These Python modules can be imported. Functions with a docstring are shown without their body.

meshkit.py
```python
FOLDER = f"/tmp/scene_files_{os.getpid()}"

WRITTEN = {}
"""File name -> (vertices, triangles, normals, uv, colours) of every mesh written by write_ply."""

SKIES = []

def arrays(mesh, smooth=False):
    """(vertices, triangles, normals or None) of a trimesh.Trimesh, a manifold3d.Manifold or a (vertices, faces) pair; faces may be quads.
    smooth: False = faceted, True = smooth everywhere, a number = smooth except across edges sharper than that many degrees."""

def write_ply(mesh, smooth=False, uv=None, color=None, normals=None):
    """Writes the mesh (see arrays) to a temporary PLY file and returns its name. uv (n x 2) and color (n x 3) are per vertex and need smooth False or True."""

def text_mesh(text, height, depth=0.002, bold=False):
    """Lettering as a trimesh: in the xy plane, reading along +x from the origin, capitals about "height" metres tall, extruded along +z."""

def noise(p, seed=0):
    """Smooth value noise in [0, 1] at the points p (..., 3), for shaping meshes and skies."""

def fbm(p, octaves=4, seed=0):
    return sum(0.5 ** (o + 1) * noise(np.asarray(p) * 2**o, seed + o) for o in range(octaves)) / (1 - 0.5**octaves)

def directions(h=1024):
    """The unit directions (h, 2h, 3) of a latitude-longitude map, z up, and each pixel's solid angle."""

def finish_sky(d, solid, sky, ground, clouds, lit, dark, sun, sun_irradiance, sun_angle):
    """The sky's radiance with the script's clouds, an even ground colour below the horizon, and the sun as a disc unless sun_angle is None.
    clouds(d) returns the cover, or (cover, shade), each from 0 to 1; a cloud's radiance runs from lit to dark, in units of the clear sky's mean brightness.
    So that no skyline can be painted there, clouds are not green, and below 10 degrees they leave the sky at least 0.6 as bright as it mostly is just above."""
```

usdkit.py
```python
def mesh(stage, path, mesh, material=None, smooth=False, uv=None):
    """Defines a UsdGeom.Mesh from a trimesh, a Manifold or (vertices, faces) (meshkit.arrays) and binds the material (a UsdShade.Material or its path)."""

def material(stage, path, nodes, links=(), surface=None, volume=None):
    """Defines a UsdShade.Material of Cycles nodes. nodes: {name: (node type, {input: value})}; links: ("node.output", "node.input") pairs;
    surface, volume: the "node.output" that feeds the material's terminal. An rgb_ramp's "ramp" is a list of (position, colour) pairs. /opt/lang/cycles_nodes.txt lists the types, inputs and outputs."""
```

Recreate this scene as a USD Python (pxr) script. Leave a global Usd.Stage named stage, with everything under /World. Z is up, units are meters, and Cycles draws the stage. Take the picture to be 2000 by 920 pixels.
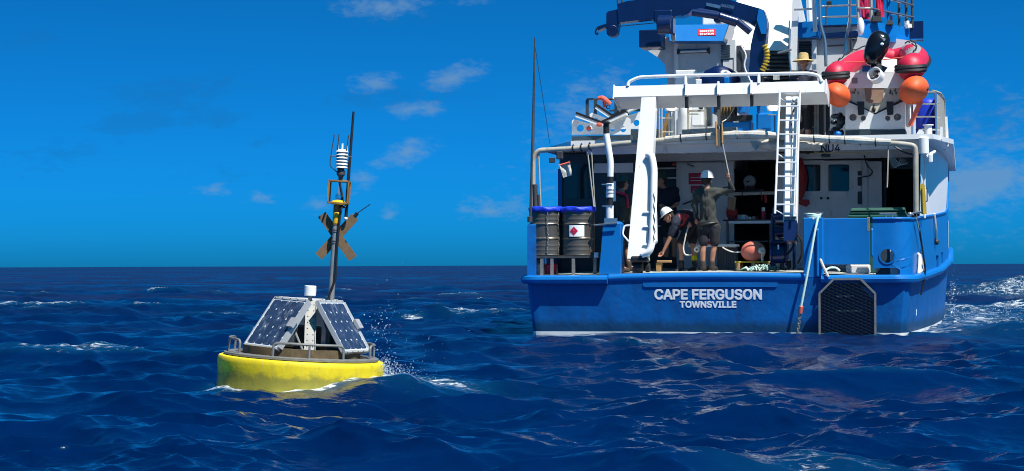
import math, random
import numpy as np
import trimesh, shapely, usdkit, meshkit
from shapely.geometry import Polygon
from pxr import Usd, UsdGeom, UsdLux, UsdShade, Gf, Sdf, Vt

stage = Usd.Stage.CreateInMemory()
UsdGeom.SetStageUpAxis(stage, UsdGeom.Tokens.z)
UsdGeom.SetStageMetersPerUnit(stage, 1.0)
UsdGeom.Xform.Define(stage, '/World')
UsdGeom.Scope.Define(stage, '/World/Looks')
rng = np.random.default_rng(7)
random.seed(7)

# ------------------------------------------------------------------ camera
EYE = np.array([0.0, 0.0, 1.30])            # standing in a small boat
F_PX = 3675.0                               # focal length in pixels of a 2000 pixel wide picture
PITCH, ROLL = math.radians(0.912), -0.0035
_f = np.array([0.0, math.cos(PITCH), math.sin(PITCH)])
_r = np.array([1.0, 0.0, 0.0])
_u = np.cross(_r, _f)
RIGHT, UP, FWD = _r * math.cos(ROLL) + _u * math.sin(ROLL), -_r * math.sin(ROLL) + _u * math.cos(ROLL), _f
cam = UsdGeom.Camera.Define(stage, '/World/camera')
cam.CreateHorizontalApertureAttr(36.0)
cam.CreateVerticalApertureAttr(36.0 * 471 / 1024)
cam.CreateFocalLengthAttr(36.0 * F_PX / 2000)
cam.CreateClippingRangeAttr(Gf.Vec2f(0.1, 20000))
cam.CreateExposureAttr(EXPOSURE := 0.65)
_m = np.eye(4); _m[0, :3], _m[1, :3], _m[2, :3], _m[3, :3] = RIGHT, UP, -FWD, EYE
UsdGeom.Xformable(cam).AddTransformOp().Set(Gf.Matrix4d(_m.tolist()))

# ------------------------------------------------------------------ sun and sky
SUN_EL, SUN_AZ = math.radians(60), math.atan2(0.64, -0.77)
SUN = np.array([math.sin(SUN_AZ) * math.cos(SUN_EL), math.cos(SUN_AZ) * math.cos(SUN_EL), math.sin(SUN_EL)])
sun = UsdLux.DistantLight.Define(stage, '/World/sun')
sun.CreateIntensityAttr(1.25); sun.CreateAngleAttr(0.53); sun.CreateNormalizeAttr(True)
sun.CreateColorAttr(Gf.Vec3f(1.0, 0.965, 0.90))
_x = np.cross([0, 0, 1.0], SUN); _x /= np.linalg.norm(_x)
_m = np.eye(4); _m[0, :3], _m[1, :3], _m[2, :3] = _x, np.cross(SUN, _x), SUN
UsdGeom.Xformable(sun).AddTransformOp().Set(Gf.Matrix4d(_m.tolist()))

def pix_dir(px, py):
    d = FWD + RIGHT * (px - 1000) / F_PX + UP * (460 - py) / F_PX
    return d / np.linalg.norm(d)

def sky_material():
    """Clear tropical sky: physical sky, deepened towards blue, with faint fair-weather cloud wisps low down."""
    n = {'sky': ('sky_texture', {'sky_type': 'single_scattering', 'sun_disc': False, 'sun_elevation': SUN_EL, 'sun_rotation': SUN_AZ,
                                 'air_density': 0.2, 'aerosol_density': 1.15, 'ozone_density': 10.0, 'altitude': 0.0}),
         'deep': ('mix_color', {'blend_type': 'multiply', 'fac': 1.0, 'b': SKY_TINT, 'use_clamp': False}),
         'co': ('texture_coordinate', {}), 'bg': ('background_shader', {'strength': 0.133})}
    l = [('sky.color', 'deep.a')]
    # wisps
    n['map'] = ('mapping', {'mapping_type': 'point', 'scale': (22, 22, 52)})
    n['wisp'] = ('noise_texture', {'scale': 1.0, 'detail': 6.0, 'roughness': 0.6, 'distortion': 0.3})
    n['wispf'] = ('noise_texture', {'scale': 4.5, 'detail': 5.0, 'roughness': 0.65})
    l += [('co.generated', 'map.vector'), ('map.vector', 'wisp.vector'), ('map.vector', 'wispf.vector')]
    prev = None
    # each soft bank of cloud: direction, half width, half height (radians), strength
    def bank(k, px, py, wx, wy, tilt):
        wx, wy = wx * 1.2, wy * 1.25
        d = pix_dir(px, py)
        ex = np.cross(d, [0, 0, 1.0]); ex /= np.linalg.norm(ex); ey = np.cross(ex, d)
        a = math.radians(tilt); ex, ey = ex * math.cos(a) + ey * math.sin(a), ey * math.cos(a) - ex * math.sin(a)
        n[f's{k}'] = ('vector_math', {'math_type': 'subtract', 'vector2': tuple(d)})
        l.append(('co.generated', f's{k}.vector1'))
        n[f'x{k}'] = ('vector_math', {'math_type': 'dot_product', 'vector2': tuple(ex * F_PX / wx)})
        n[f'y{k}'] = ('vector_math', {'math_type': 'dot_product', 'vector2': tuple(ey * F_PX / wy)})
        n[f'c{k}'] = ('combine_xyz', {'z': 0.0})
        n[f'l{k}'] = ('vector_math', {'math_type': 'length'})
        l.extend([(f's{k}.vector', f'x{k}.vector1'), (f's{k}.vector', f'y{k}.vector1'), (f'x{k}.value', f'c{k}.x'), (f'y{k}.value', f'c{k}.y'), (f'c{k}.vector', f'l{k}.vector1')])
        n[f'm{k}'] = ('map_range', {'from_min': 0.0, 'from_max': 1.0, 'to_min': 1.0, 'to_max': 0.0, 'clamp': True})
        l.append((f'l{k}.value', f'm{k}.value'))
        return f'm{k}.result'
    def total(tag, banks):
        out = None
        for i, (s, *b) in enumerate(banks):
            o = bank(f'{tag}{i}', *b)
            n[f'w{tag}{i}'] = ('math', {'math_type': 'multiply_add', 'value2': s, 'value3': 0.0})
            l.append((o, f'w{tag}{i}.value1'))
            if out: l.append((out, f'w{tag}{i}.value3'))
            out = f'w{tag}{i}.value'
        return out
    light = total('a', LIGHT_CLOUDS)
    dark = total('b', DARK_CLOUDS)
    # break the banks up with noise
    for tag, src, noise, lo, hi, top in (('L', light, 'wispf', 0.22, 1.25, 0.62), ('D', dark, 'wispf', 0.40, 1.15, 0.34)):
        n[f'{tag}c'] = ('math', {'math_type': 'multiply_add', 'value2': 1.9, 'value3': -0.95})
        n[f'{tag}add'] = ('math', {'math_type': 'multiply_add', 'value2': 1.0})
        n[f'{tag}r'] = ('map_range', {'range_type': 'smoothstep', 'from_min': lo, 'from_max': hi, 'to_min': 0.0, 'to_max': top, 'clamp': True})
        l.extend([(src, f'{tag}add.value1'), (f'{noise}.fac', f'{tag}c.value1'), (f'{tag}c.value', f'{tag}add.value3'), (f'{tag}add.value', f'{tag}r.value')])
        n[f'{tag}g'] = ('math', {'math_type': 'multiply'})
        n[f'{tag}k'] = ('map_range', {'from_min': 0.0, 'from_max': 0.25, 'to_min': 0.0, 'to_max': 1.0, 'clamp': True})
        l.extend([(src, f'{tag}k.value'), (f'{tag}k.result', f'{tag}g.value1'), (f'{tag}r.result', f'{tag}g.value2')])
    n['mixD'] = ('mix_color', {'b': CLOUD_DARK, 'use_clamp': False}); n['mixL'] = ('mix_color', {'b': CLOUD_LIT, 'use_clamp': False})
    l += [('deep.result', 'mixD.a'), ('Dg.value', 'mixD.fac'), ('mixD.result', 'mixL.a'), ('Lg.value', 'mixL.fac'), ('mixL.result', 'bg.color')]
    return usdkit.material(stage, '/World/Looks/sky_blue', n, l, surface='bg.background')

SKY_TINT = (0.03, 0.755, 1.0)
CLOUD_LIT, CLOUD_DARK = (0.85, 1.6, 2.5), (0.05, 0.75, 2.1)
LIGHT_CLOUDS = [(1, 730, 160, 60, 28, 8), (1, 890, 150, 90, 30, 18), (1, 812, 214, 75, 20, 2), (1, 795, 297, 75, 32, 15), (1, 750, 14, 110, 30, 2),
                (0.9, 415, 370, 45, 18, 2), (0.9, 505, 388, 40, 18, 0), (0.8, 712, 350, 45, 32, 20), (0.8, 625, 400, 40, 22, 10), (0.8, 760, 415, 26, 24, 30),
                (0.7, 960, 408, 100, 26, 2), (0.7, 1150, 190, 130, 70, 25), (0.8, 1890, 375, 75, 38, 5), (0.7, 1950, 345, 100, 30, 0), (0.6, 920, 3, 60, 12, 0), (0.62, 1900, 330, 330, 170, 8), (0.45, 1150, 330, 260, 120, 10)]
DARK_CLOUDS = [(1, 240, 178, 130, 38, 6), (1, 420, 165, 130, 40, 8), (1, 440, 232, 80, 30, 4), (1, 250, 240, 90, 20, 4), (1, 60, 78, 110, 34, 14), (1, 700, 190, 130, 32, 6), (0.9, 510, 276, 80, 22, 0),
               (0.9, 320, 222, 110, 50, 8), (0.8, 760, 40, 170, 40, 4), (0.9, 1930, 240, 120, 80, 10), (0.8, 120, 300, 200, 60, 10), (0.8, 870, 185, 160, 50, 12), (0.7, 430, 340, 200, 40, 4), (0.7, 640, 110, 60, 26, 0)]
dome = UsdLux.DomeLight.Define(stage, '/World/sky')
dome.GetPrim().SetCustomDataByKey('kind', 'structure')
UsdShade.MaterialBindingAPI.Apply(dome.GetPrim()).Bind(sky_material())

# ------------------------------------------------------------------ materials
MATS = {}
def mat(name, nodes, links, surface='p.BSDF'):
    MATS[name] = usdkit.material(stage, f'/World/Looks/{name}', nodes, links, surface=surface)
    return MATS[name]

def paint(name, color, rough=0.4, metal=0.0, wear=0.12, scale=3.0, wear_color=None, wear_at=(0.62, 0.75), wear_amount=0.0, bump=0.0, bump_scale=None, spec=0.5, emission=0.0, band=None, drips=None):
    """A painted or bare surface: slight tone variation, optional stains with a shape of their own, fine relief."""
    c = np.array(color, float)
    n = {'co': ('texture_coordinate', {}), 'n1': ('noise_texture', {'scale': scale, 'detail': 5.0, 'roughness': 0.6}),
         'tone': ('rgb_ramp', {'ramp': [(0.25, tuple(c * (1 - wear))), (0.75, tuple(np.minimum(c * (1 + wear), 0.95)))]}),
         'p': ('principled_bsdf', {'roughness': rough, 'metallic': metal, 'specular_ior_level': spec})}
    l = [('co.object', 'n1.vector'), ('n1.fac', 'tone.fac')]
    out = 'tone.color'
    if wear_color is not None:
        n['mp'] = ('mapping', {'scale': (1.0, 1.0, 0.35)})
        n['n2'] = ('noise_texture', {'scale': scale * 2.3, 'detail': 8.0, 'roughness': 0.7})
        n['st'] = ('map_range', {'range_type': 'smoothstep', 'from_min': wear_at[0], 'from_max': wear_at[1], 'to_min': 0.0, 'to_max': wear_amount, 'clamp': True})
        n['mx'] = ('mix_color', {'b': tuple(wear_color)})
        l += [('co.object', 'mp.vector'), ('mp.vector', 'n2.vector'), ('n2.fac', 'st.value'), ('st.result', 'mx.fac'), (out, 'mx.a')]
        out = 'mx.result'
    if drips:                                    # thin runs of rust or dirt: colour, threshold, amount, scale
        n['md'] = ('mapping', {'scale': (1.0, 1.0, 0.09)}); n['nd'] = ('noise_texture', {'scale': drips[3], 'detail': 7.0, 'roughness': 0.7})
        n['rd'] = ('map_range', {'range_type': 'smoothstep', 'from_min': drips[1], 'from_max': drips[1] + 0.10, 'to_min': 0.0, 'to_max': drips[2], 'clamp': True}); n['xd'] = ('mix_color', {'b': drips[0]})
        l += [('co.object', 'md.vector'), ('md.vector', 'nd.vector'), ('nd.fac', 'rd.value'), ('rd.result', 'xd.fac'), (out, 'xd.a')]
        out = 'xd.result'
    if band:                                     # weed and scum just above the water: colour, from height, to height, amount
        n['sz'] = ('separate_xyz', {}); n['nz'] = ('noise_texture', {'scale': 7.0, 'detail': 6.0, 'roughness': 0.7}); n['jz'] = ('math', {'math_type': 'multiply_add', 'value2': 0.22, 'value3': 0.0})
        n['az'] = ('math', {'math_type': 'subtract'}); n['rz'] = ('map_range', {'range_type': 'smoothstep', 'from_min': band[1], 'from_max': band[2], 'to_min': band[3], 'to_max': 0.0, 'clamp': True}); n['xz'] = ('mix_color', {'b': band[0]})
        l += [('co.object', 'sz.vector'), ('co.object', 'nz.vector'), ('nz.fac', 'jz.value1'), ('sz.z', 'az.value1'), ('jz.value', 'az.value2'), ('az.value', 'rz.value'), ('rz.result', 'xz.fac'), (out, 'xz.a')]
        out = 'xz.result'
    l.append((out, 'p.base_color'))
    if bump:
        n['nb'] = ('noise_texture', {'scale': bump_scale or scale * 12, 'detail': 4.0}); n['b'] = ('bump', {'strength': bump, 'distance': 0.12 / bump_scale if bump_scale else 0.01})
        l += [('co.object', 'nb.vector'), ('nb.fac', 'b.height'), ('b.normal', 'p.normal')]
    if emission:
        n['p'][1].update({'emission_color': tuple(c), 'emission_strength': emission})
    return mat(name, n, l)

# ------------------------------------------------------------------ shapes
class MB:
    """Collects shapes into one mesh."""
    def __init__(self): self.m = []
    def add(self, v, f):
        self.m.append(trimesh.Trimesh(np.asarray(v, float), np.asarray(f, int), process=False)); return self
    def tm(self, t): self.m.append(t); return self
    def box(self, lo, hi, bev=0.0):
        lo, hi = np.minimum(lo, hi).astype(float), np.maximum(lo, hi).astype(float)
        b = min(bev, 0.45 * float((hi - lo).min()))
        if b <= 0:
            return self.tm(trimesh.creation.box(hi - lo).apply_translation((lo + hi) / 2))
        pts = []
        for s in np.ndindex(2, 2, 2):
            s = np.array(s); c = np.where(s, hi, lo); d = np.where(s, -b, b)
            for k in range(3):
                q = c + d; q[k] = c[k]; pts.append(q)
        return self.tm(trimesh.convex.convex_hull(np.array(pts)))
    def hull(self, pts): return self.tm(trimesh.convex.convex_hull(np.array(pts, float)))
    def beam(self, a, b, w, h, up=(0, 0, 1), w2=None, h2=None):
        """A square bar from a to b: w across, h along 'up'."""
        a, b = np.array(a, float), np.array(b, float); d = b - a; d /= np.linalg.norm(d)
        s = np.cross(d, up); s /= np.linalg.norm(s); u = np.cross(s, d)
        w2, h2 = w2 or w, h2 or h
        pts = [p + s * i * ww / 2 + u * j * hh / 2 for p, ww, hh in ((a, w, h), (b, w2, h2)) for i in (-1, 1) for j in (-1, 1)]
        return self.hull(pts)
    def tube(self, pts, r, n=8, closed=False, cap=True):
        p = np.array(pts, float); k = len(p); r = np.broadcast_to(np.asarray(r, float), (k,))
        if closed: t = np.roll(p, -1, 0) - np.roll(p, 1, 0)
        else: t = np.gradient(p, axis=0)
        t /= np.maximum(np.linalg.norm(t, axis=1, keepdims=True), 1e-9)
        a = np.array([0, 0, 1.0]) if abs(t[0][2]) < 0.9 else np.array([1.0, 0, 0])
        u = np.cross(t[0], a); u /= np.linalg.norm(u); vs = []
        for i in range(k):
            u = u - t[i] * (u @ t[i]); u /= np.linalg.norm(u); w = np.cross(t[i], u)
            for j in range(n):
                g = 2 * math.pi * j / n; vs.append(p[i] + r[i] * (u * math.cos(g) + w * math.sin(g)))
        fs = []
        for i in range(k if closed else k - 1):
            for j in range(n):
                A, B = i * n + j, i * n + (j + 1) % n; C, D = ((i + 1) % k) * n + j, ((i + 1) % k) * n + (j + 1) % n
                fs += [(A, C, B), (B, C, D)]
        if cap and not closed:
            vs += [p[0], p[-1]]
            for j in range(n):
                fs += [(k * n, j, (j + 1) % n), (k * n + 1, (k - 1) * n + (j + 1) % n, (k - 1) * n + j)]
        vs, fs = np.array(vs), np.array(fs)
        return self.add(vs, fs[:, ::-1] if False else fs)
    def rod(self, a, b, r, n=8, r2=None): return self.tube([a, b], [r, r2 or r], n)
    def lathe(self, prof, base=(0, 0, 0), axis=(0, 0, 1), n=24):
        """prof: (radius, height along the axis) pairs."""
        ax = np.array(axis, float); ax /= np.linalg.norm(ax)
        a = np.array([1.0, 0, 0]) if abs(ax[0]) < 0.9 else np.array([0, 1.0, 0])
        u = a - ax * (a @ ax); u /= np.linalg.norm(u); w = np.cross(ax, u); vs, fs = [], []
        for R, h in prof:
            for j in range(n):
                g = 2 * math.pi * j / n; vs.append(np.array(base) + ax * h + max(R, 1e-4) * (u * math.cos(g) + w * math.sin(g)))
        for i in range(len(prof) - 1):
            for j in range(n):
                A, B = i * n + j, i * n + (j + 1) % n; fs += [(A, B, A + n), (B, B + n, A + n)]
        return self.add(vs, fs)
    def cyl(self, a, b, r, n=20, r2=None):
        a, b = np.array(a, float), np.array(b, float); h = np.linalg.norm(b - a); r2 = r if r2 is None else r2; c = min(0.08 * min(r, r2), 0.02)
        return self.lathe([(0, 0), (r - c, 0), (r, c), (r2, h - c), (r2 - c, h), (0, h)], a, b - a, n)
    def ball(self, c, rad, sub=2):
        s = trimesh.creation.icosphere(sub); s.vertices = s.vertices * np.array(rad, float) + np.array(c, float); return self.tm(s)
    def prism(self, poly, o, ex, ey, depth, holes=()):
        """A polygon in the plane (o, ex, ey), extruded by 'depth' along ex x ey."""
        P = poly if hasattr(poly, 'exterior') else Polygon(poly, holes)
        t = trimesh.creation.extrude_polygon(P, abs(depth), engine='earcut')
        ex, ey = np.array(ex, float), np.array(ey, float); ez = np.cross(ex, ey)
        v = t.vertices; z = v[:, 2:3] if depth >= 0 else v[:, 2:3] - abs(depth)
        w = np.array(o, float) + v[:, :1] * ex + v[:, 1:2] * ey + z * ez
        return self.add(w, t.faces)
    def loft(self, rings, closed=True, cap=True):
        """Skin between rings of equally many points."""
        R = np.array(rings, float); k, n = R.shape[:2]; fs = []
        for i in range(k - 1):
            for j in range(n if closed else n - 1):
                A, B = i * n + j, i * n + (j + 1) % n; fs += [(A, B, A + n), (B, B + n, A + n)]
        v = R.reshape(-1, 3)
        if cap:
            v = np.vstack([v, R[0].mean(0), R[-1].mean(0)])
            for j in range(n):
                fs += [(k * n, (j + 1) % n, j), (k * n + 1, (k - 1) * n + j, (k - 1) * n + (j + 1) % n)]
        return self.add(v, fs)
    def text(self, s, o, ex, ey, height, bold=True, depth=0.004, width=None, center=True):
        t = meshkit.text_mesh(s, height, depth, bold); v = t.vertices.copy()
        if width: v[:, 0] *= width / (v[:, 0].max() - v[:, 0].min())
        if center: v[:, 0] -= (v[:, 0].max() + v[:, 0].min()) / 2
        ex, ey = np.array(ex, float), np.array(ey, float)
        return self.add(np.array(o, float) + v[:, :1] * ex + v[:, 1:2] * ey + v[:, 2:3] * np.cross(ex, ey), t.faces)
    def mesh(self):
        t = self.m[0] if len(self.m) == 1 else trimesh.util.concatenate(self.m)
        return t

def arc(c, ex, ey, r, a0, a1, n=8):
    c, ex, ey = np.array(c, float), np.array(ex, float), np.array(ey, float)
    return [c + r * (ex * math.cos(t) + ey * math.sin(t)) for t in np.radians(np.linspace(a0, a1, n))]

def bend(pts, r=0.12, n=6):
    """A polyline with rounded corners."""
    p = [np.array(q, float) for q in pts]; out = [p[0]]
    for a, b, c in zip(p, p[1:], p[2:]):
        d0, d1 = a - b, c - b; l0, l1 = np.linalg.norm(d0), np.linalg.norm(d1); k = min(r, l0 / 2.01, l1 / 2.01)
        q0, q1 = b + d0 / l0 * k, b + d1 / l1 * k
        out += [(1 - t) ** 2 * q0 + 2 * t * (1 - t) * b + t * t * q1 for t in np.linspace(0, 1, n)]
    return out + [p[-1]]

def sag(a, b, drop, n=12):
    a, b = np.array(a, float), np.array(b, float)
    return [a + (b - a) * t + np.array([0, 0, -4 * drop * t * (1 - t)]) for t in np.linspace(0, 1, n)]

# ------------------------------------------------------------------ things and parts
class Frame:
    """A place to build in: metres along x, y, z of the ship (or the sea buoy), turned and tilted into the world."""
    def __init__(self, origin, rot): self.o, self.R = np.array(origin, float), np.array(rot, float)
    def at(self, p): return self.o + self.R @ np.array(p, float)
    def plane(self, px, py, y):
        """The point of the frame's plane y = const that lies along a given direction from the eye."""
        d = self.R.T @ pix_dir(px, py); e = self.R.T @ (EYE - self.o)
        t = (y - e[1]) / d[1]
        return e + d * t

PSI = math.atan(900 / F_PX)
SHIP = Frame((3.73, 35.0, 0.0), np.array([[math.cos(PSI), math.sin(PSI), 0], [-math.sin(PSI), math.cos(PSI), 0], [0, 0, 1.0]]))
WORLD = Frame((0, 0, 0), np.eye(3))
COUNT = {}
def numbered(parent, name):
    k = COUNT.get((parent, name), 0); COUNT[(parent, name)] = k + 1
    return f'{parent}/{name}' if k == 0 else f'{parent}/{name}_{k:03d}'

class Thing:
    def __init__(self, name, label=None, cat=None, base=(0, 0, 0), frame=WORLD, group=None, kind=None):
        self.frame, self.base = frame, np.array(base, float)
        self.path = numbered('/World', name)
        self.x = UsdGeom.Xform.Define(stage, self.path)
        m = np.eye(4); m[:3, :3] = frame.R.T; m[3, :3] = frame.at(base)
        self.x.AddTransformOp().Set(Gf.Matrix4d(m.tolist()))
        for k, v in (('label', label), ('category', cat), ('group', group), ('kind', kind)):
            if v: self.x.GetPrim().SetCustomDataByKey(k, v)
    def part(self, name, mesh, material, parent=None, smooth=35, label=None):
        if isinstance(mesh, MB): mesh = mesh.mesh()
        v = np.array(mesh.vertices) - self.base
        path = numbered(parent or self.path, name)
        g = usdkit.mesh(stage, path, trimesh.Trimesh(v, mesh.faces, process=False), MATS[material], smooth=smooth)
        UsdGeom.Gprim(g).CreateDoubleSidedAttr(True)
        if label: g.GetPrim().SetCustomDataByKey('label', label)
        return path

# ------------------------------------------------------------------ the sea
BUOY_XY = (-2.25, 19.9)
def ship_local(x, y):
    dx, dy = x - SHIP.o[0], y - SHIP.o[1]
    return dx * SHIP.R[0, 0] + dy * SHIP.R[1, 0], dx * SHIP.R[0, 1] + dy * SHIP.R[1, 1]

def sea():
    s = np.concatenate([np.linspace(6000, 420, 24)[:-1], np.arange(420, 60, -0.42), np.arange(60, 2, -0.25), np.geomspace(2, 0.13, 26)])
    r = 1881.6 * EYE[2] / s
    az = np.radians(np.concatenate([np.linspace(-180, -24, 30)[:-1], np.linspace(-24, 24, 860), np.linspace(24, 180, 30)[1:]]))
    dr = np.gradient(r); daz = np.gradient(az)
    R, A = np.meshgrid(r, az, indexing='ij'); DR = np.broadcast_to(dr[:, None], R.shape); DA = R * daz[None, :]
    sa, ca = np.sin(A), np.cos(A); X, Y = R * sa, R * ca
    lx, ly = ship_local(X, Y)
    Z = np.zeros_like(X); PX = np.zeros_like(X); PY = np.zeros_like(X)
    w = np.random.default_rng(21)
    # the lee of the ship is calmer
    lee = 1 - 0.62 * np.exp(-np.clip(np.hypot(np.clip(np.abs(lx) - 3.0, 0, 9), np.clip(np.abs(ly - 3) - 6, 0, 99)) / 3.2, 0, 9) ** 2)
    rough = np.zeros_like(X)
    N = 150
    G_ = np.clip(0.45 + 1.1 * meshkit.fbm(np.stack([X / 6.0, Y / 4.0, 0 * X], -1), 3, 41), 0.5, 1.6)
    G2 = np.clip(0.35 + 1.3 * meshkit.fbm(np.stack([X / 2.2, Y / 1.6, 0 * X + 5], -1), 2, 47), 0.4, 1.7)
    for i in range(N):
        L = 0.15 * (8.0 / 0.15) ** (i / (N - 1)) * w.uniform(0.93, 1.07)
        th = math.radians(-105 + w.normal(0, 42))           # chop running towards the eye and to the left
        k = 2 * math.pi / L; steep = (0.040 * (1.4 / L) ** 0.45 if L > 1.4 else 0.030 + 0.010 * min(1, L / 1.4)) * w.uniform(0.5, 1.5)
        a = steep / k * 1.0
        kx, ky = k * math.cos(th), k * math.sin(th)
        d1 = np.abs(kx * sa + ky * ca) * DR; d2 = np.abs(kx * ca - ky * sa) * DA
        fade = np.clip(2.2 - 1.4 * np.maximum(d1, d2) / math.pi * 2, 0, 1)
        rough += 0.5 * (1 - fade ** 2) * steep ** 2 * min(1.0, (L / 0.7) ** 3)
        ph = kx * X + ky * Y + w.uniform(0, 6.28)
        c, sn = np.cos(ph), np.sin(ph)
        amp = a * fade * (lee * G_ if L > 0.9 else G2)
        Z += amp * c; PX -= 1.1 * amp * sn * math.cos(th); PY -= 1.1 * amp * sn * math.sin(th)
    X0, Y0 = X.copy(), Y.copy()
    q = math.sqrt(1)
    X = X + PX; Y = Y + PY
    fb = lambda sc, seed, z=0.0, sy=1.0: meshkit.fbm(np.stack([X0 * sc, Y0 * sc * sy, np.full_like(X0, z)], -1), 4, seed)
    near = R < 130
    def hump(cx, cy, rx, ry, h, rot=0.0):
        c, s_ = math.cos(rot), math.sin(rot); u, v = (X0 - cx) * c + (Y0 - cy) * s_, -(X0 - cx) * s_ + (Y0 - cy) * c
        return h * np.exp(-(u / rx) ** 2 - (v / ry) ** 2)
    bx, by = BUOY_XY
    # the wave that runs up the buoy's front and right side
    Z += hump(bx + 1.05, by - 0.75, 0.75, 0.45, 0.17) + hump(bx + 0.1, by - 1.25, 1.1, 0.4, 0.03)
    # a sea breaking to starboard of the ship
    ca_, cb_ = 16.2, 75.0
    Z += hump(ca_ + 4.0, cb_, 3.4, 1.6, 0.62)
    # foam, as cover from 0 to 1
    foam = np.zeros_like(Z)
    n1, n2, n3 = fb(0.9, 3, sy=0.45), fb(3.0, 11, sy=0.6), fb(0.35, 17, sy=0.4)
    beam_ = 3.45 + 0.35 * np.clip(ly / 8, 0, 1)
    out = np.abs(lx) - beam_
    side = (ly > 0.2) & (ly < 26)
    wash = np.where(side & (lx > 0), np.clip(1.25 - np.clip(out, 0, 99) / (1.2 + 0.22 * ly), 0, 1), 0) * np.clip((ly - 0.1) / 1.2, 0, 1)
    foam = np.maximum(foam, wash * (0.42 + 0.32 * n1))
    foam = np.maximum(foam, np.where((lx > 2) & (ly > -2.5), np.clip(1 - np.hypot((lx - 7) / 6, (ly - 7) / 9), 0, 1) * 0.60, 0))
    foam = np.maximum(foam, np.where(np.abs(lx) < 3.4, np.exp(-((ly + 0.12) / 0.14) ** 2), 0) * (0.45 + 0.45 * n1))
    foam = np.maximum(foam, np.exp(-((X0 - ca_ - 4.0) / 3.0) ** 2 - ((Y0 - cb_ + 1.0) / 1.5) ** 2) * 0.70)
    rb = np.hypot(X0 - bx, Y0 - by)
    foam = np.maximum(foam, np.exp(-((rb - 0.92) / 0.20) ** 2) * 0.84 * (Y0 < by + 0.5))
    foam = np.maximum(foam, np.exp(-((X0 - bx - 1.3) / 0.75) ** 2 - ((Y0 - by + 0.35) / 0.6) ** 2) * 0.70)
    foam = np.maximum(foam, np.exp(-((X0 - bx + 1.5) / 0.75) ** 2 - ((Y0 - by + 0.55) / 0.35) ** 2) * 0.78)
    for px, d, rx, ry, k in ((905, 48, 0.7, 1.3, 0.66), (960, 52, 0.5, 1.0, 0.64), (800, 47, 0.35, 0.6, 0.62), (380, 55, 2.0, 1.4, 0.58), (440, 50, 0.8, 1.0, 0.6), (10, 65, 0.7, 1.2, 0.6), (170, 62, 2.0, 1.5, 0.5)):
        a = math.atan((px - 1000) / F_PX)
        foam = np.maximum(foam, k * np.exp(-((X0 - d * math.tan(a)) / rx) ** 2 - ((Y0 - d) / ry) ** 2))
    # whitecaps only where the chop is steepest
    zs = Z[(R > 12) & (R < 60)].std(); print('sea std', zs)
    crest = np.clip((Z / zs - 1.55) / 0.8, 0, 1)
    foam = np.maximum(foam, crest * np.clip((n3 - 0.40) / 0.2, 0, 1) * (0.54 - 0.16 * (R < 24)))
    foam = np.clip(foam, 0, 1) * (0.62 + 0.76 * n2)
    Z += np.where(near, 0.05 * foam * (n2 - 0.4), 0)
    v = np.stack([X, Y, Z], -1).reshape(-1, 3)
    nr, na = X.shape
    i = np.arange(nr - 1)[:, None] * na + np.arange(na - 1)[None, :]
    f = np.stack([np.stack([i, i + na, i + 1], -1), np.stack([i + 1, i + na, i + na + 1], -1)], 2).reshape(-1, 3)
    return v, f, foam.reshape(-1).astype(np.float32), np.sqrt(0.9 * np.sqrt(rough + 0.00002)).reshape(-1).astype(np.float32)

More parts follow.
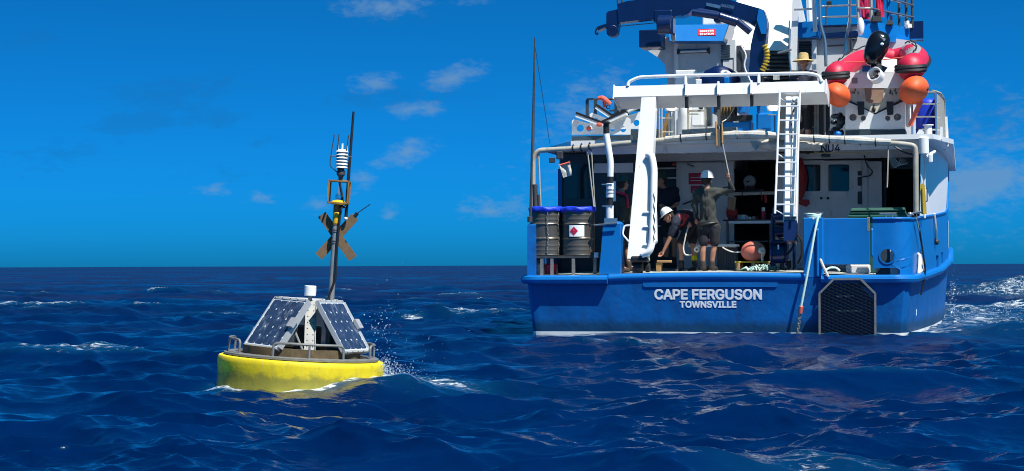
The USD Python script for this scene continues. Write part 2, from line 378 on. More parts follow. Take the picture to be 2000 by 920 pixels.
mat('sea_water', {
    'geo': ('geometry', {}), 'chop': ('attribute', {'attribute': 'chop'}), 'att': ('attribute', {'attribute': 'foam'}),
    'm1': ('mapping', {'scale': (1.0, 1.0, 1.0)}), 'n1': ('noise_texture', {'scale': 2.8, 'detail': 5.0, 'roughness': 0.58, 'distortion': 0.6}),
    'b1': ('bump', {'strength': 0.6, 'distance': 0.05}), 'm0': ('mapping', {'scale': (0.55, 1.0, 1.0)}), 'n0': ('noise_texture', {'scale': 0.75, 'detail': 5.0, 'roughness': 0.55, 'distortion': 0.4}), 'b0': ('bump', {'strength': 0.4, 'distance': 0.28}),
    'm2': ('mapping', {'scale': (0.55, 1.0, 1.0)}), 'n2': ('noise_texture', {'scale': 7.0, 'detail': 9.0, 'roughness': 0.78, 'distortion': 1.0}),
    'th': ('math', {'math_type': 'multiply_add', 'value2': 3.0, 'value3': -1.5}),
    'ad': ('math', {'math_type': 'add'}),
    'fr': ('map_range', {'range_type': 'smoothstep', 'from_min': 0.55, 'from_max': 1.05, 'to_min': 0.0, 'to_max': 0.85, 'clamp': True}),
    'n3': ('noise_texture', {'scale': 0.6, 'detail': 3.0}),
    'deep': ('rgb_ramp', {'ramp': [(0.3, (0.0001, 0.006, 0.038)), (0.7, (0.0001, 0.0115, 0.062))]}),
    'col': ('mix_color', {'b': (0.002, 0.05, 0.11)}),
    'mr': ('mapping', {'scale': (0.7, 1.0, 1.0)}), 'nr': ('noise_texture', {'scale': 6.5, 'detail': 6.0, 'roughness': 0.68, 'distortion': 0.5}), 'mw': ('mapping', {'scale': (0.35, 1.0, 1.0)}), 'nw': ('noise_texture', {'scale': 0.09, 'detail': 6.0, 'roughness': 0.65}), 'wr': ('map_range', {'range_type': 'smoothstep', 'from_min': 0.36, 'from_max': 0.62, 'to_min': 0.5, 'to_max': 1.25, 'clamp': True}), 'rv': ('math', {'math_type': 'multiply'}),
    'nc': ('vector_math', {'math_type': 'subtract', 'vector2': (0.5, 0.5, 0.5)}),
    'nk': ('vector_math', {'math_type': 'multiply', 'vector2': (0.3, 0.3, 0.0)}), 'na': ('vector_math', {'math_type': 'add'}), 'nn': ('vector_math', {'math_type': 'normalize'}),
    'w': ('principled_bsdf', {'roughness': 0.05, 'ior': 1.333}),
    'f': ('principled_bsdf', {'base_color': (0.72, 0.76, 0.78), 'roughness': 0.9}),
    'mix': ('mix_closure', {})},
    [('geo.position', 'm1.vector'), ('m1.vector', 'n1.vector'), ('n1.fac', 'b1.height'), ('geo.position', 'm0.vector'), ('m0.vector', 'n0.vector'), ('n0.fac', 'b0.height'), ('b0.normal', 'b1.normal'), ('geo.position', 'mr.vector'), ('mr.vector', 'nr.vector'), ('nr.color', 'nc.vector1'), ('nc.vector', 'nk.vector1'), ('nk.vector', 'na.vector1'), ('b1.normal', 'na.vector2'), ('na.vector', 'nn.vector1'), ('nn.vector', 'w.normal'), ('chop.fac', 'rv.value1'), ('geo.position', 'mw.vector'), ('mw.vector', 'nw.vector'), ('nw.fac', 'wr.value'), ('wr.result', 'rv.value2'), ('rv.value', 'w.roughness'), ('geo.position', 'm2.vector'), ('m2.vector', 'n2.vector'), ('geo.position', 'n3.vector'),
     ('n3.fac', 'deep.fac'), ('deep.color', 'col.a'), ('att.fac', 'col.fac'), ('col.result', 'w.base_color'),
     ('n2.fac', 'th.value1'), ('th.value', 'ad.value1'), ('att.fac', 'ad.value2'), ('ad.value', 'fr.value'),
     ('w.BSDF', 'mix.closure1'), ('f.BSDF', 'mix.closure2'), ('fr.result', 'mix.fac')], surface='mix.closure')
_v, _f, _foam, _chop = sea()
_g = usdkit.mesh(stage, '/World/sea', (_v, _f), MATS['sea_water'], smooth=True)
UsdGeom.PrimvarsAPI(_g).CreatePrimvar('foam', Sdf.ValueTypeNames.FloatArray, 'vertex').Set(Vt.FloatArray.FromNumpy(_foam))
UsdGeom.PrimvarsAPI(_g).CreatePrimvar('chop', Sdf.ValueTypeNames.FloatArray, 'vertex').Set(Vt.FloatArray.FromNumpy(_chop))
_g.GetPrim().SetCustomDataByKey('kind', 'structure')

# ------------------------------------------------------------------ the instrument buoy
paint('buoy_yellow', (0.74, 0.565, 0.006), rough=0.6, wear=0.12, scale=2.5, wear_color=(0.34, 0.30, 0.05), wear_at=(0.46, 0.70), wear_amount=0.6, bump=0.15, drips=((0.52, 0.46, 0.20), 0.60, 0.5, 9.0), band=((0.12, 0.13, 0.03), 0.0, 0.10, 0.75))
paint('galvanised_steel', (0.24, 0.235, 0.22), rough=0.5, metal=0.5, wear=0.2, scale=14, wear_color=(0.22, 0.13, 0.06), wear_at=(0.6, 0.75), wear_amount=0.6)
paint('rusty_deck', (0.11, 0.075, 0.035), rough=0.8, wear=0.4, scale=9, wear_color=(0.30, 0.2, 0.07), wear_at=(0.55, 0.7), wear_amount=0.8)
paint('aluminium', (0.47, 0.48, 0.48), rough=0.35, metal=0.35, wear=0.1, scale=8)
paint('white_plastic', (0.78, 0.78, 0.76), rough=0.4, wear=0.04)
paint('solar_backing', (0.62, 0.66, 0.70), rough=0.12, wear=0.05)
paint('solar_cell', (0.022, 0.040, 0.085), rough=0.14, wear=0.3, scale=5, wear_color=(0.30, 0.36, 0.42), wear_at=(0.50, 0.70), wear_amount=0.42, spec=0.6)
paint('black_rubber', (0.012, 0.012, 0.014), rough=0.5, wear=0.2)
paint('weathered_board', (0.15, 0.095, 0.05), rough=0.8, wear=0.25, scale=12, wear_color=(0.10, 0.07, 0.05), wear_at=(0.55, 0.7), wear_amount=0.6)
paint('mast_grey', (0.27, 0.28, 0.28), rough=0.45, metal=0.3, wear=0.15, scale=9)
paint('mast_brown', (0.26, 0.14, 0.04), rough=0.6, wear=0.3, scale=14)
paint('mast_yellow', (0.72, 0.42, 0.01), rough=0.45, wear=0.15, scale=10)
paint('dark_metal', (0.045, 0.047, 0.05), rough=0.5, wear=0.3, scale=10)
mat('lens_clear', {'t': ('transparent_bsdf', {'color': (0.85, 0.9, 0.92)}), 'g': ('glossy_bsdf', {'roughness': 0.05, 'color': (0.9, 0.9, 0.9)}), 'm': ('mix_closure', {'fac': 0.35})},
    [('t.BSDF', 'm.closure1'), ('g.BSDF', 'm.closure2')], surface='m.closure')

_a = math.radians(3.6)
BUOY = Frame((BUOY_XY[0], BUOY_XY[1], 0.02), np.array([[math.cos(_a), 0, math.sin(_a)], [0, 1, 0], [-math.sin(_a), 0, math.cos(_a)]]))
B = lambda px, py, y=0.0: BUOY.plane(px, py, y)

def buoy():
    t = Thing('instrument_buoy', 'round yellow instrument buoy carrying solar panels and a sensor mast', 'buoy', (0, 0, 0), BUOY)
    R = 0.872
    prof = [(0, -0.42), (0.80, -0.42), (0.85, -0.38), (R, -0.30)] + [(R + 0.006 * math.sin(k), z) for k, z in enumerate(np.linspace(-0.25, 0.26, 8))] + [(R - 0.002, 0.296), (R - 0.01, 0.309), (R - 0.03, 0.315), (0, 0.315)]
    t.part('float', MB().lathe(prof, n=96), 'buoy_yellow')
    t.part('deck_ring', MB().lathe([(0.70, 0.316), (0.80, 0.316), (0.815, 0.325), (0.815, 0.345), (0.80, 0.352), (0.70, 0.352), (0.70, 0.316)], n=72), 'galvanised_steel')
    t.part('deck_plate', MB().lathe([(0, 0.318), (0.70, 0.318), (0.70, 0.335), (0.66, 0.342), (0, 0.344)], n=48), 'rusty_deck')
    # a rusty upstand under the panels
    t.part('frame_base', MB().lathe([(0.58, 0.344), (0.62, 0.344), (0.62, 0.43), (0.58, 0.43), (0.58, 0.344)], n=36), 'rusty_deck')
    # hoop rails, each with a middle post
    for c in (12, -78, 102, 192):
        g = np.radians(np.linspace(c - 28, c + 28, 15)); q = lambda a, r, z: np.array([r * math.sin(a), -r * math.cos(a), z])
        pts = bend([q(g[0], 0.77, 0.345), q(g[0], 0.765, 0.475)] + [q(x, 0.76, 0.49) for x in g[1:-1]] + [q(g[-1], 0.765, 0.475), q(g[-1], 0.77, 0.345)], 0.06, 4)
        h = t.part('guard_rail', MB().tube(pts, 0.0135, 8), 'galvanised_steel')
        t.part('rail_post', MB().rod(q(g[7], 0.77, 0.345), q(g[7], 0.76, 0.488), 0.012), 'galvanised_steel', h)
    # three sloping solar panels round a tripod
    C = np.array([0.055, 0.0, 0.0]); zt, zb = 0.925, 0.425
    for az, w in ((-50, 0.63), (70, 0.60), (190, 0.63)):
        a = math.radians(az); nh = np.array([math.sin(a), -math.cos(a), 0]); ex = np.array([math.cos(a), math.sin(a), 0])
        top, bot = C + nh * 0.235 + [0, 0, zt], C + nh * 0.575 + [0, 0, zb]
        ey = top - bot; L = np.linalg.norm(ey); ey = ey / L; ez = np.cross(ex, ey)
        p = t.part('solar_panel', MB().prism([(-w / 2 + .012, 0.012), (w / 2 - .012, 0.012), (w / 2 - .012, L - .012), (-w / 2 + .012, L - .012)], bot, ex, ey, 0.006), 'solar_backing')
        fr = MB()
        for u0, u1, v0, v1 in ((-w / 2, w / 2, -0.012, 0.012), (-w / 2, w / 2, L - 0.010, L + 0.012), (-w / 2 - 0.006, -w / 2 + 0.010, 0.0121, L - 0.0121), (w / 2 - 0.012, w / 2 + 0.035, 0.0121, L - 0.0121)):
            fr.prism([(u0, v0), (u1, v0), (u1, v1), (u0, v1)], bot - ez * 0.035, ex, ey, 0.048)
        t.part('panel_frame', fr, 'aluminium', p)
        nu, nv = 4, 5; cw, ch = (w - 0.05) / nu, (L - 0.05) / nv
        for i in range(nu):
            for j in range(nv):
                u, v = -w / 2 + 0.025 + cw * (i + 0.5), 0.025 + ch * (j + 0.5); x, y, k = cw / 2 - 0.0015, ch / 2 - 0.0015, 0.014
                t.part('solar_cell', MB().prism([(u - x + k, v - y), (u + x - k, v - y), (u + x, v - y + k), (u + x, v + y - k), (u + x - k, v + y), (u - x + k, v + y), (u - x, v + y - k), (u - x, v - y + k)], bot + ez * 0.0065, ex, ey, 0.003), 'solar_cell', p, smooth=False)
        # clamp at the edge and bolts along the top rail
        cl = MB().prism([(w / 2 - 0.03, L * 0.42), (w / 2 + 0.07, L * 0.42), (w / 2 + 0.07, L * 0.60), (w / 2 - 0.03, L * 0.60)], bot + ez * 0.0135, ex, ey, 0.035)
        t.part('panel_clamp', cl, 'aluminium', p)
        bl = MB()
        for u in np.linspace(-w / 2 + 0.03, w / 2 - 0.03, 5):
            for v in (-0.006, L + 0.004): bl.ball(bot + ex * u + ey * v + ez * 0.014, (0.009,) * 3, 1)
        t.part('bolts', bl, 'galvanised_steel', p)
        # brace from the deck to the panel back
        t.part('panel_brace', MB().rod(bot + ex * (w / 2 - 0.05) + ey * L * 0.5 - ez * 0.04, C + nh * 0.30 + ex * (w / 2 + 0.10) + [0, 0, 0.36], 0.014), 'galvanised_steel', p)
    # corner posts of perforated channel between the panels
    for az in (10, 130, 250):
        a = math.radians(az); nh = np.array([math.sin(a), -math.cos(a), 0]); ex = np.array([math.cos(a), math.sin(a), 0])
        lo, hi = C + nh * 0.40 + [0, 0, 0.345], C + nh * 0.17 + [0, 0, 0.93]
        ch = MB().beam(lo, hi, 0.10, 0.02, nh).beam(lo + ex * 0.055, hi + ex * 0.055, 0.008, 0.06, nh).beam(lo - ex * 0.055, hi - ex * 0.055, 0.008, 0.06, nh)
        post = t.part('corner_post', ch, 'galvanised_steel')
        hs = MB(); d = hi - lo
        for k in range(9):
            for s in (-0.03, 0.03):
                m = lo + d * (k + 0.7) / 9.5 + ex * s; nn = np.cross(ex, d / np.linalg.norm(d)); nn = nn if nn @ nh > 0 else -nn
                hs.cyl(m + nn * 0.0095, m + nn * 0.0125, 0.007, 8)
        t.part('post_holes', hs, 'black_rubber', post)
    t.part('inner_case', MB().box(C + [-0.13, -0.11, 0.345], C + [0.13, 0.13, 0.66], 0.02), 'dark_metal')
    # light on its short pole
    c = B(606, 590, -0.16)
    t.part('lamp_pole', MB().cyl(c - [0, 0, 0.45], B(606, 577, -0.16), 0.021), 'galvanised_steel')
    t.part('beacon_lamp', MB().cyl(B(605.5, 578, -0.16), B(606.5, 558, -0.16), 0.062, 28), 'white_plastic')
    # mast
    y = 0.22
    m0, m1 = B(645.5, 600, y), B(656.5, 432, y)
    t.part('mast_pole', MB().cyl(m0 - (m1 - m0) * 0.55, m1, 0.034), 'mast_grey')
    t.part('mast_sleeve', MB().cyl(B(656, 440, y), B(658.5, 400, y), 0.038), 'mast_brown')
    t.part('mast_collar', MB().cyl(B(657, 437, y - .002), B(658, 415, y - .002), 0.041), 'mast_yellow')
    bands = MB()
    for py in (448, 452, 470, 474): bands.lathe([(0.034, -0.006), (0.04, -0.006), (0.04, 0.006), (0.034, 0.006)], B(656.5 - (py - 432) * .065, py, y), m1 - m0, 16)
    t.part('hose_clamps', bands, 'galvanised_steel')
    # crossed boards
    for k, (a, b) in enumerate((((628.5, 419), (689.5, 505)), ((622.5, 501), (693.5, 423)))):
        yy = y + 0.047 + 0.016 * k
        A, Bb = B(*a, yy), B(*b, yy)
        t.part('cross_board', MB().beam(A, Bb, 0.012, 0.098, np.cross(Bb - A, [0, 1.0, 0])), 'weathered_board')
    # flasher, cage
    f0 = B(661, 396, y)
    t.part('flasher_base', MB().lathe([(0, -0.02), (0.075, -0.02), (0.082, 0.0), (0.06, 0.022), (0.03, 0.03), (0, 0.03)], f0, m1 - m0, 24), 'mast_yellow')
    t.part('flasher_lens', MB().lathe([(0.035, 0.03), (0.04, 0.06), (0.036, 0.085), (0.015, 0.098), (0, 0.1)], f0, m1 - m0, 20), 'lens_clear')
    cage = MB(); k = 0.016
    dx = np.array([1.0, 0, 0]); up = (m1 - m0) / np.linalg.norm(m1 - m0); h = 0.235
    for sy in (-0.10, 0.10):
        o = f0 + [0, sy, -0.005]
        q = [o - dx * 0.105, o + dx * 0.105, o + dx * 0.105 + up * h, o - dx * 0.105 + up * h]
        for a, b in zip(q, q[1:] + q[:1]): cage.beam(a, b, k, k, (0, 1, 0) if abs((b - a)[1]) < 1e-6 else (0, 0, 1))
    for sx in (-0.105, 0.105):
        for hh in (0, h): cage.beam(f0 + [sx, -0.10, -0.005] + up * hh, f0 + [sx, 0.10, -0.005] + up * hh, k, k)
    cage.beam(f0 + up * 0.10, f0 + up * 0.3, 0.014, 0.014, (0, 1, 0))
    t.part('lamp_cage', cage, 'mast_brown')
    # radiation shield of stacked white plates
    s0 = B(665.5, 345, y); su = B(668.5, 290, y) - s0; su /= np.linalg.norm(su)
    t.part('shield_base', MB().lathe([(0.02, -0.035), (0.028, 0.0), (0.045, 0.02), (0.045, 0.05), (0.032, 0.08), (0.032, 0.1), (0, 0.1)], s0, su, 16), 'dark_metal')
    for k in range(6):
        t.part('shield_plate', MB().lathe([(0.0, 0.0), (0.062, -0.006), (0.068, 0.0), (0.05, 0.022), (0.03, 0.028), (0, 0.028)], s0 + su * (0.095 + 0.034 * k), su, 24), 'white_plastic')
    pr = MB()
    for dxx in (-0.05, 0.0, 0.05): pr.rod(s0 + su * 0.28 + dx * dxx, s0 + su * (0.335 + 0.02 * (dxx == 0)) + dx * dxx, 0.010)
    t.part('shield_prongs', pr, 'white_plastic')
    sp = MB()
    for px0, py0, px1, py1 in ((645, 312, 653, 263), (659, 300, 662, 262), (676, 300, 681, 264)):
        sp.tube([B(660, 338, y), B(px0, py0 + 12, y - .03), B(px0, py0, y - .03), B(px1, py1, y - .03)], 0.006, 6)
    sp.tube([B(645, 305, y - .03), B(688, 306, y - .03)], 0.006, 6)
    t.part('bird_spikes', sp, 'dark_metal')
    t.part('whip_antenna', MB().tube([B(675.5, 428, y + .03), B(681, 340, y + .03), B(690.5, 218, y + .03)], [0.018, 0.017, 0.013], 8), 'black_rubber')
    t.part('antenna_tip', MB().ball(B(675.5, 427, y + .02), (0.02,) * 3, 1), 'white_plastic')
    t.part('small_antenna', MB().rod(B(692, 424, y - .06), B(698, 416, y - .06), 0.02).rod(B(697, 417, y - .06), B(723, 399, y - .06), 0.005), 'black_rubber')
    t.part('antenna_bracket', MB().rod(B(660, 405, y), B(677, 404, y + .03), 0.012).rod(B(664, 352, y), B(681, 354, y + .03), 0.012), 'dark_metal')
    t.part('mast_cable', MB().tube(bend([B(642, 600, y - .05), B(642, 575, y - .05), B(655, 548, y - .055), B(658.5, 480, y - .05), B(664, 420, y - .05), B(668, 402, y - .03), B(669, 385, y), B(664, 362, y), B(663, 345, y)], 0.1), 0.013, 8), 'black_rubber')
buoy()

# ------------------------------------------------------------------ the ship: hull and decks
S = lambda px, py, y=0.0: SHIP.plane(px, py, y)
paint('hull_blue', (0.003, 0.105, 0.36), spec=0.3, rough=0.42, wear=0.12, scale=1.6, wear_color=(0.012, 0.06, 0.19), wear_at=(0.5, 0.72), wear_amount=0.6, bump=0.40, bump_scale=1.4, drips=((0.06, 0.075, 0.11), 0.60, 0.45, 5.0), band=((0.01, 0.035, 0.05), 0.02, 0.22, 0.7))
paint('ship_blue', (0.003, 0.140, 0.44), spec=0.4, rough=0.36, wear=0.07, scale=2.0, wear_color=(0.03, 0.10, 0.24), wear_at=(0.56, 0.75), wear_amount=0.5, bump=0.16, bump_scale=2.0)
paint('ship_white', (0.76, 0.76, 0.75), rough=0.35, wear=0.03, scale=2.0, wear_color=(0.52, 0.44, 0.34), wear_at=(0.56, 0.76), wear_amount=0.5, drips=((0.36, 0.22, 0.12), 0.64, 0.5, 6.0))
paint('wall_white', (0.78, 0.79, 0.79), rough=0.5, wear=0.08, scale=1.6, wear_color=(0.25, 0.23, 0.2), wear_at=(0.6, 0.75), wear_amount=0.5)
paint('house_grey', (0.58, 0.60, 0.62), rough=0.5, wear=0.08, scale=1.6, wear_color=(0.2, 0.2, 0.2), wear_at=(0.6, 0.75), wear_amount=0.5)
paint('navy', (0.002, 0.014, 0.07), rough=0.3, wear=0.15, scale=3.0)
paint('antifouling', (0.10, 0.03, 0.025), rough=0.8, wear=0.3)
paint('boot_white', (0.78, 0.78, 0.76), rough=0.5, wear=0.1, scale=6)
paint('deck_grey', (0.36, 0.36, 0.33), rough=0.85, wear=0.3, scale=2.5, wear_color=(0.10, 0.09, 0.07), wear_at=(0.5, 0.7), wear_amount=0.6, bump=0.2)
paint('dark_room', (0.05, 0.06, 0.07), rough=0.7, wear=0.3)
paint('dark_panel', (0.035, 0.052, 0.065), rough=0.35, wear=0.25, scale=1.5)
paint('stainless', (0.55, 0.55, 0.54), rough=0.25, metal=0.9, wear=0.1)
paint('pipe_beige', (0.36, 0.33, 0.27), rough=0.55, wear=0.2, scale=6, wear_color=(0.16, 0.14, 0.11), wear_at=(0.55, 0.7), wear_amount=0.6)
paint('tarp_beige', (0.52, 0.49, 0.43), rough=0.8, wear=0.2, scale=5, wear_color=(0.22, 0.20, 0.17), wear_at=(0.5, 0.68), wear_amount=0.7, bump=0.6)
paint('sign_red', (0.55, 0.01, 0.05), rough=0.4, wear=0.06)
paint('crimson', (0.42, 0.004, 0.06), rough=0.7, wear=0.15, scale=6)
paint('letter_white', (0.86, 0.87, 0.88), rough=0.45, wear=0.06, scale=12)
paint('letter_dark', (0.01, 0.02, 0.06), rough=0.5, wear=0.1)
paint('letter_pale', (0.05, 0.13, 0.25), rough=0.5, wear=0.2, scale=10)
paint('dull_yellow', (0.52, 0.36, 0.03), rough=0.5, wear=0.2, scale=4)
paint('orange_rag', (0.75, 0.13, 0.08), rough=0.8, wear=0.15, scale=8)
mat('window_glass', {'p': ('principled_bsdf', {'base_color': (0.008, 0.014, 0.02), 'roughness': 0.06, 'specular_ior_level': 0.5})}, [])

def slab(px, y, d, m=None):
    """A plate: outline given by directions from the eye onto the ship's plane y, thickness d forward."""
    pts = [S(a, b, y) for a, b in px]
    return (m or MB()).prism([(p[0], p[2]) for p in pts], (0, y, 0), (1, 0, 0), (0, 0, 1), -d)
def rect(x0, y0, x1, y1): return [(x0, y1), (x1, y1), (x1, y0), (x0, y0)]
def pbox(x0, y0, x1, y1, y, d, bev=0.0, m=None):
    a, b = S(x0, y1, y), S(x1, y0, y)
    return (m or MB()).box((a[0], y, a[2]), (b[0], y + d, b[2]), bev)

_Y = [0.0, 0.03, 0.12, 0.3, 2.0, 5.0, 9.0, 13.0, 17.0, 20.0, 22.5, 24.3, 25.3]
_B = [3.36, 3.50, 3.575, 3.62, 3.79, 4.00, 4.15, 4.12, 3.65, 2.75, 1.7, 0.75, 0.12]
_Z = [1.05, 1.05, 1.05, 1.06, 1.10, 1.19, 1.38, 1.66, 2.0, 2.3, 2.6, 2.8, 2.9]
HB = lambda y: np.interp(y, _Y, _B)
ZR = lambda y: np.interp(y, _Y, _Z)
def deck_z(x, y): return 1.075 + 0.085 * (1 - min(abs(x) / 3.6, 1) ** 2) + 0.018 * y

def hull_ring(i, lo, hi, grow=0.0):
    y, b, z = _Y[i], _B[i] + grow, _Z[i]
    prof = [(1.0, 1.0), (0.992, 0.7), (0.982, 0.35), (0.974, 0.05), (0.966, -0.05), (0.92, -0.4), (0.72, -0.9), (0.0, -1.1)]
    prof = [(k, v * z if v > 0.06 else v) for k, v in prof]
    half = [(k, min(v, z * 1.0)) for k, v in prof if lo <= v <= hi + 1e-9]
    rake = lambda v: y + 0.11 * max(z - v, 0) * max(0, 1 - y / 3)
    pts = [(b * k, rake(v), v) for k, v in half]
    return pts + [(-x, yy, v) for x, yy, v in pts[::-1] if x > 1e-6]

V = Thing('research_vessel', 'blue and white research ship seen from astern with a white stern gantry', 'ship', (0, 0, 0), SHIP)
V.part('hull', MB().loft([hull_ring(i, -5, 9) for i in range(len(_Y))]), 'hull_blue', smooth=30)
def stripe(z0, z1, grow, ys=range(len(_Y))):
    m = MB()
    rings = []
    for i in ys:
        y, b, z = _Y[i], _B[i], _Z[i]
        rk = lambda v: y + 0.11 * (z - v) * max(0, 1 - y / 3)
        kk = lambda v: np.interp(v / z, [-1, 0.05, 0.35, 0.7, 1], [0.945, 0.974, 0.982, 0.992, 1])
        g = grow if y > 0.02 else 0.0
        dy = -grow if y < 0.2 else 0
        rings.append([(b * kk(v) + g, rk(v) + dy, v) for v in (z0, z1)])
    R = np.array(rings)
    L = R[::-1] * np.array([-1, 1, 1])
    A = np.concatenate([L, R]); k = len(A); f = []
    for i in range(k - 1): f += [(2 * i, 2 * i + 2, 2 * i + 1), (2 * i + 1, 2 * i + 2, 2 * i + 3)]
    return m.add(A.reshape(-1, 3), f)
V.part('boot_stripe', stripe(-0.05, 0.045, 0.006), 'boot_white')
V.part('bottom_paint', stripe(-0.6, -0.05, 0.008), 'antifouling')
# deck with camber
xs = np.linspace(-3.5, 3.5, 15); ys = [0.02, 2.0, 4.0, 6.5, 9.0]
dk = np.array([[(x * HB(y) / 3.62, y, deck_z(x, y)) for x in xs] for y in ys]); n = len(xs); f = []
for i in range(len(ys) - 1):
    for j in range(n - 1): f += [(i * n + j, i * n + j + 1, i * n + n + j), (i * n + j + 1, i * n + n + j + 1, i * n + n + j)]
V.part('deck', MB().add(dk.reshape(-1, 3), f), 'deck_grey')
# rounded sill along the stern, and the rub rail round the corners and up the starboard side
sill = MB().tube([(x, 0.045, deck_z(x, 0) - 0.075) for x in np.linspace(-1.97, 1.72, 14)], 0.075, 12)
V.part('stern_sill', sill, 'ship_blue')
def rail_path(sgn, x0, y1):
    p = [(sgn * x0, -0.03, 1.03), (sgn * 3.3, -0.03, 1.03)]
    p += [(sgn * (3.3 + 0.36 * math.sin(a)), 0.33 - 0.36 * math.cos(a), 1.03) for a in np.radians([20, 45, 70, 88])]
    p += [(sgn * (HB(y) + 0.04), y, ZR(y) - 0.02) for y in np.arange(1.0, y1, 1.0)]
    return p
V.part('rub_rail', MB().tube(rail_path(-1, 1.98, 14), 0.085, 10), 'ship_blue')
V.part('rub_rail', MB().tube(rail_path(1, 2.0, 14), 0.08, 10), 'ship_blue')
# plate under the sill where nets are hauled
V.part('stern_plate', MB().prism(Polygon([(-1.27, 0.935), (1.15, 0.935), (1.15, 1.02), (-1.27, 1.02)]).buffer(0.05), (0, 0.034, 0), (1, 0, 0), (0, 0, 1), 0.03), 'hull_blue')
TX = lambda z: 0.11 * (1.05 - z)
ey = np.array([0, -0.1093, 0.994])
for s, x0, x1, yb, yt in (('CAPE FERGUSON', 1279, 1488, 584, 565.5), ('TOWNSVILLE', 1328, 1438, 600.5, 588.5)):
    a, b, c = S(x0, yb, 0.06), S(x1, yb, 0.06), S(x0, yt, 0.06)
    o = np.array([(a[0] + b[0]) / 2, TX(a[2]) - 0.001, a[2]])
    lt = MB(); wd = (c[2] - a[2]) * 0.03
    for k, (du, dv) in enumerate(((0, 0), (-1, -.6), (1, .6), (-1, .6), (1, -.6))): lt.text(s, o + np.array([du * wd, 0, 0]) + ey * dv * wd, (1, 0, 0), ey, c[2] - a[2], True, 0.003 + 0.0008 * k, b[0] - a[0])
    V.part('ship_name' if s[0] == 'C' else 'home_port', lt, 'letter_white', smooth=False)

def bent_plate(poly, path, th):
    """A plate drawn in (distance along the path, height), bent along a path seen from above."""
    P = np.array(path, float); seg = np.hypot(*np.diff(P, axis=0).T); s = np.concatenate([[0], np.cumsum(seg)])
    m = MB()
    t = trimesh.creation.extrude_polygon(poly, th, engine='earcut')
    v, f = trimesh.remesh.subdivide_to_size(t.vertices, t.faces, 0.22, max_iter=14)
    T = np.gradient(P, s, axis=0); T /= np.linalg.norm(T, axis=1, keepdims=True); N = np.stack([-T[:, 1], T[:, 0]], 1)
    X = np.interp(v[:, 0], s, P[:, 0]) + v[:, 2] * np.interp(v[:, 0], s, N[:, 0]); Y = np.interp(v[:, 0], s, P[:, 1]) + v[:, 2] * np.interp(v[:, 0], s, N[:, 1])
    return m.add(np.stack([X, Y, v[:, 1]], -1), f)
# starboard quarter: stern panel, rounded corner and side in one plate with its openings
path = [(2.93, 0.0), (3.28, 0.0)] + [(3.28 + 0.33 * math.sin(a), 0.33 - 0.33 * math.cos(a)) for a in np.radians(np.linspace(10, 85, 8))] + [(HB(y), y) for y in np.arange(0.5, 14.6, 0.5)]
P = np.array(path); s_ = np.concatenate([[0], np.cumsum(np.hypot(*np.diff(P, axis=0).T))]); s_at = lambda y: float(np.interp(y, P[12:, 1], s_[12:]))
top = [(s, float(np.interp(y, [0, 0.6, 1.2, 3, 6, 8, 9.5, 11, 14.5], [2.13, 2.13, 2.17, 2.24, 2.36, 2.44, 2.62, 3.1, 4.1]))) for s, y in zip(s_, P[:, 1])]
bot = [(s, float(ZR(y)) - 0.02) for s, y in zip(s_, P[:, 1])][::-1]
poly = Polygon(top + bot)
c = S(1733, 500, 0.0); poly = poly.difference(shapely.Point(c[0] - 2.93, c[2]).buffer(0.125))
poly = poly.difference(shapely.box(0.08, 0.9, 0.42, 1.16).buffer(0.07))
poly = poly.difference(Polygon([(s_at(0.55), 1.08), (s_at(2.5), 1.15), (s_at(2.4), 1.30), (s_at(1.7), 1.28), (s_at(1.6), 1.58), (s_at(1.0), 1.58), (s_at(0.85), 1.25)]))
for y in (4.6, 6.3): poly = poly.difference(shapely.box(s_at(y), ZR(y) + 0.06, s_at(y + 0.7), ZR(y) + 0.30))
bw = V.part('bulwark', bent_plate(poly, path, 0.07), 'ship_blue')
V.part('port_rim', MB().lathe([(0.125, -0.012), (0.15, -0.012), (0.15, 0.01), (0.125, 0.01), (0.125, -0.012)], (c[0], -0.004, c[2]), (0, -1, 0), 28), 'ship_blue', bw)
# capping tube along the bulwark's top and a white lining inside the freeing port
cap = [(p[0], p[1], z) for p, (s, z) in zip(path, top)]
V.part('bulwark_cap', MB().tube(cap, 0.028, 8), 'ship_blue', bw)
V.part('freeing_port_lining', MB().box((3.50, 0.6, 1.07), (3.56, 2.6, 1.36)).box((3.2, 0.5, 1.06), (3.55, 2.6, 1.085)), 'ship_white', bw)
# side marks: white draught figures and a pale patch
V.part('draught_mark', MB().text('8', (HB(1.1) * 0.992, 1.0, 0.34), (0.09, 1, 0), (0.03, 0, 1), 0.11, True, 0.006), 'letter_white', smooth=False)
pt = MB(); ya, yb = 9.6, 11.4
pt.add([(HB(ya) + .01, ya, 1.62), (HB(yb) + .01, yb, 1.75), (HB(yb) + .01, yb, 2.35), (HB(ya) + .01, ya, 2.28)], [(0, 1, 2), (0, 2, 3)])
V.part('side_lettering', pt, 'letter_white')
# port bulwark, its blunt aft end towards the eye
pp = [(-3.55, 0.03), (-3.60, 0.3)] + [(-HB(y), y) for y in np.arange(0.6, 14, 0.6)]
ps = np.concatenate([[0], np.cumsum(np.hypot(*np.diff(np.array(pp), axis=0).T))])
poly = Polygon([(s, np.interp(p[1], [0, 0.4, 8, 14], [2.06, 2.10, 2.4, 3.6])) for s, p in zip(ps, pp)] + [(s, ZR(p[1])) for s, p in zip(ps[::-1], pp[::-1])])
V.part('bulwark', bent_plate(poly, pp, -0.16), 'hull_blue')
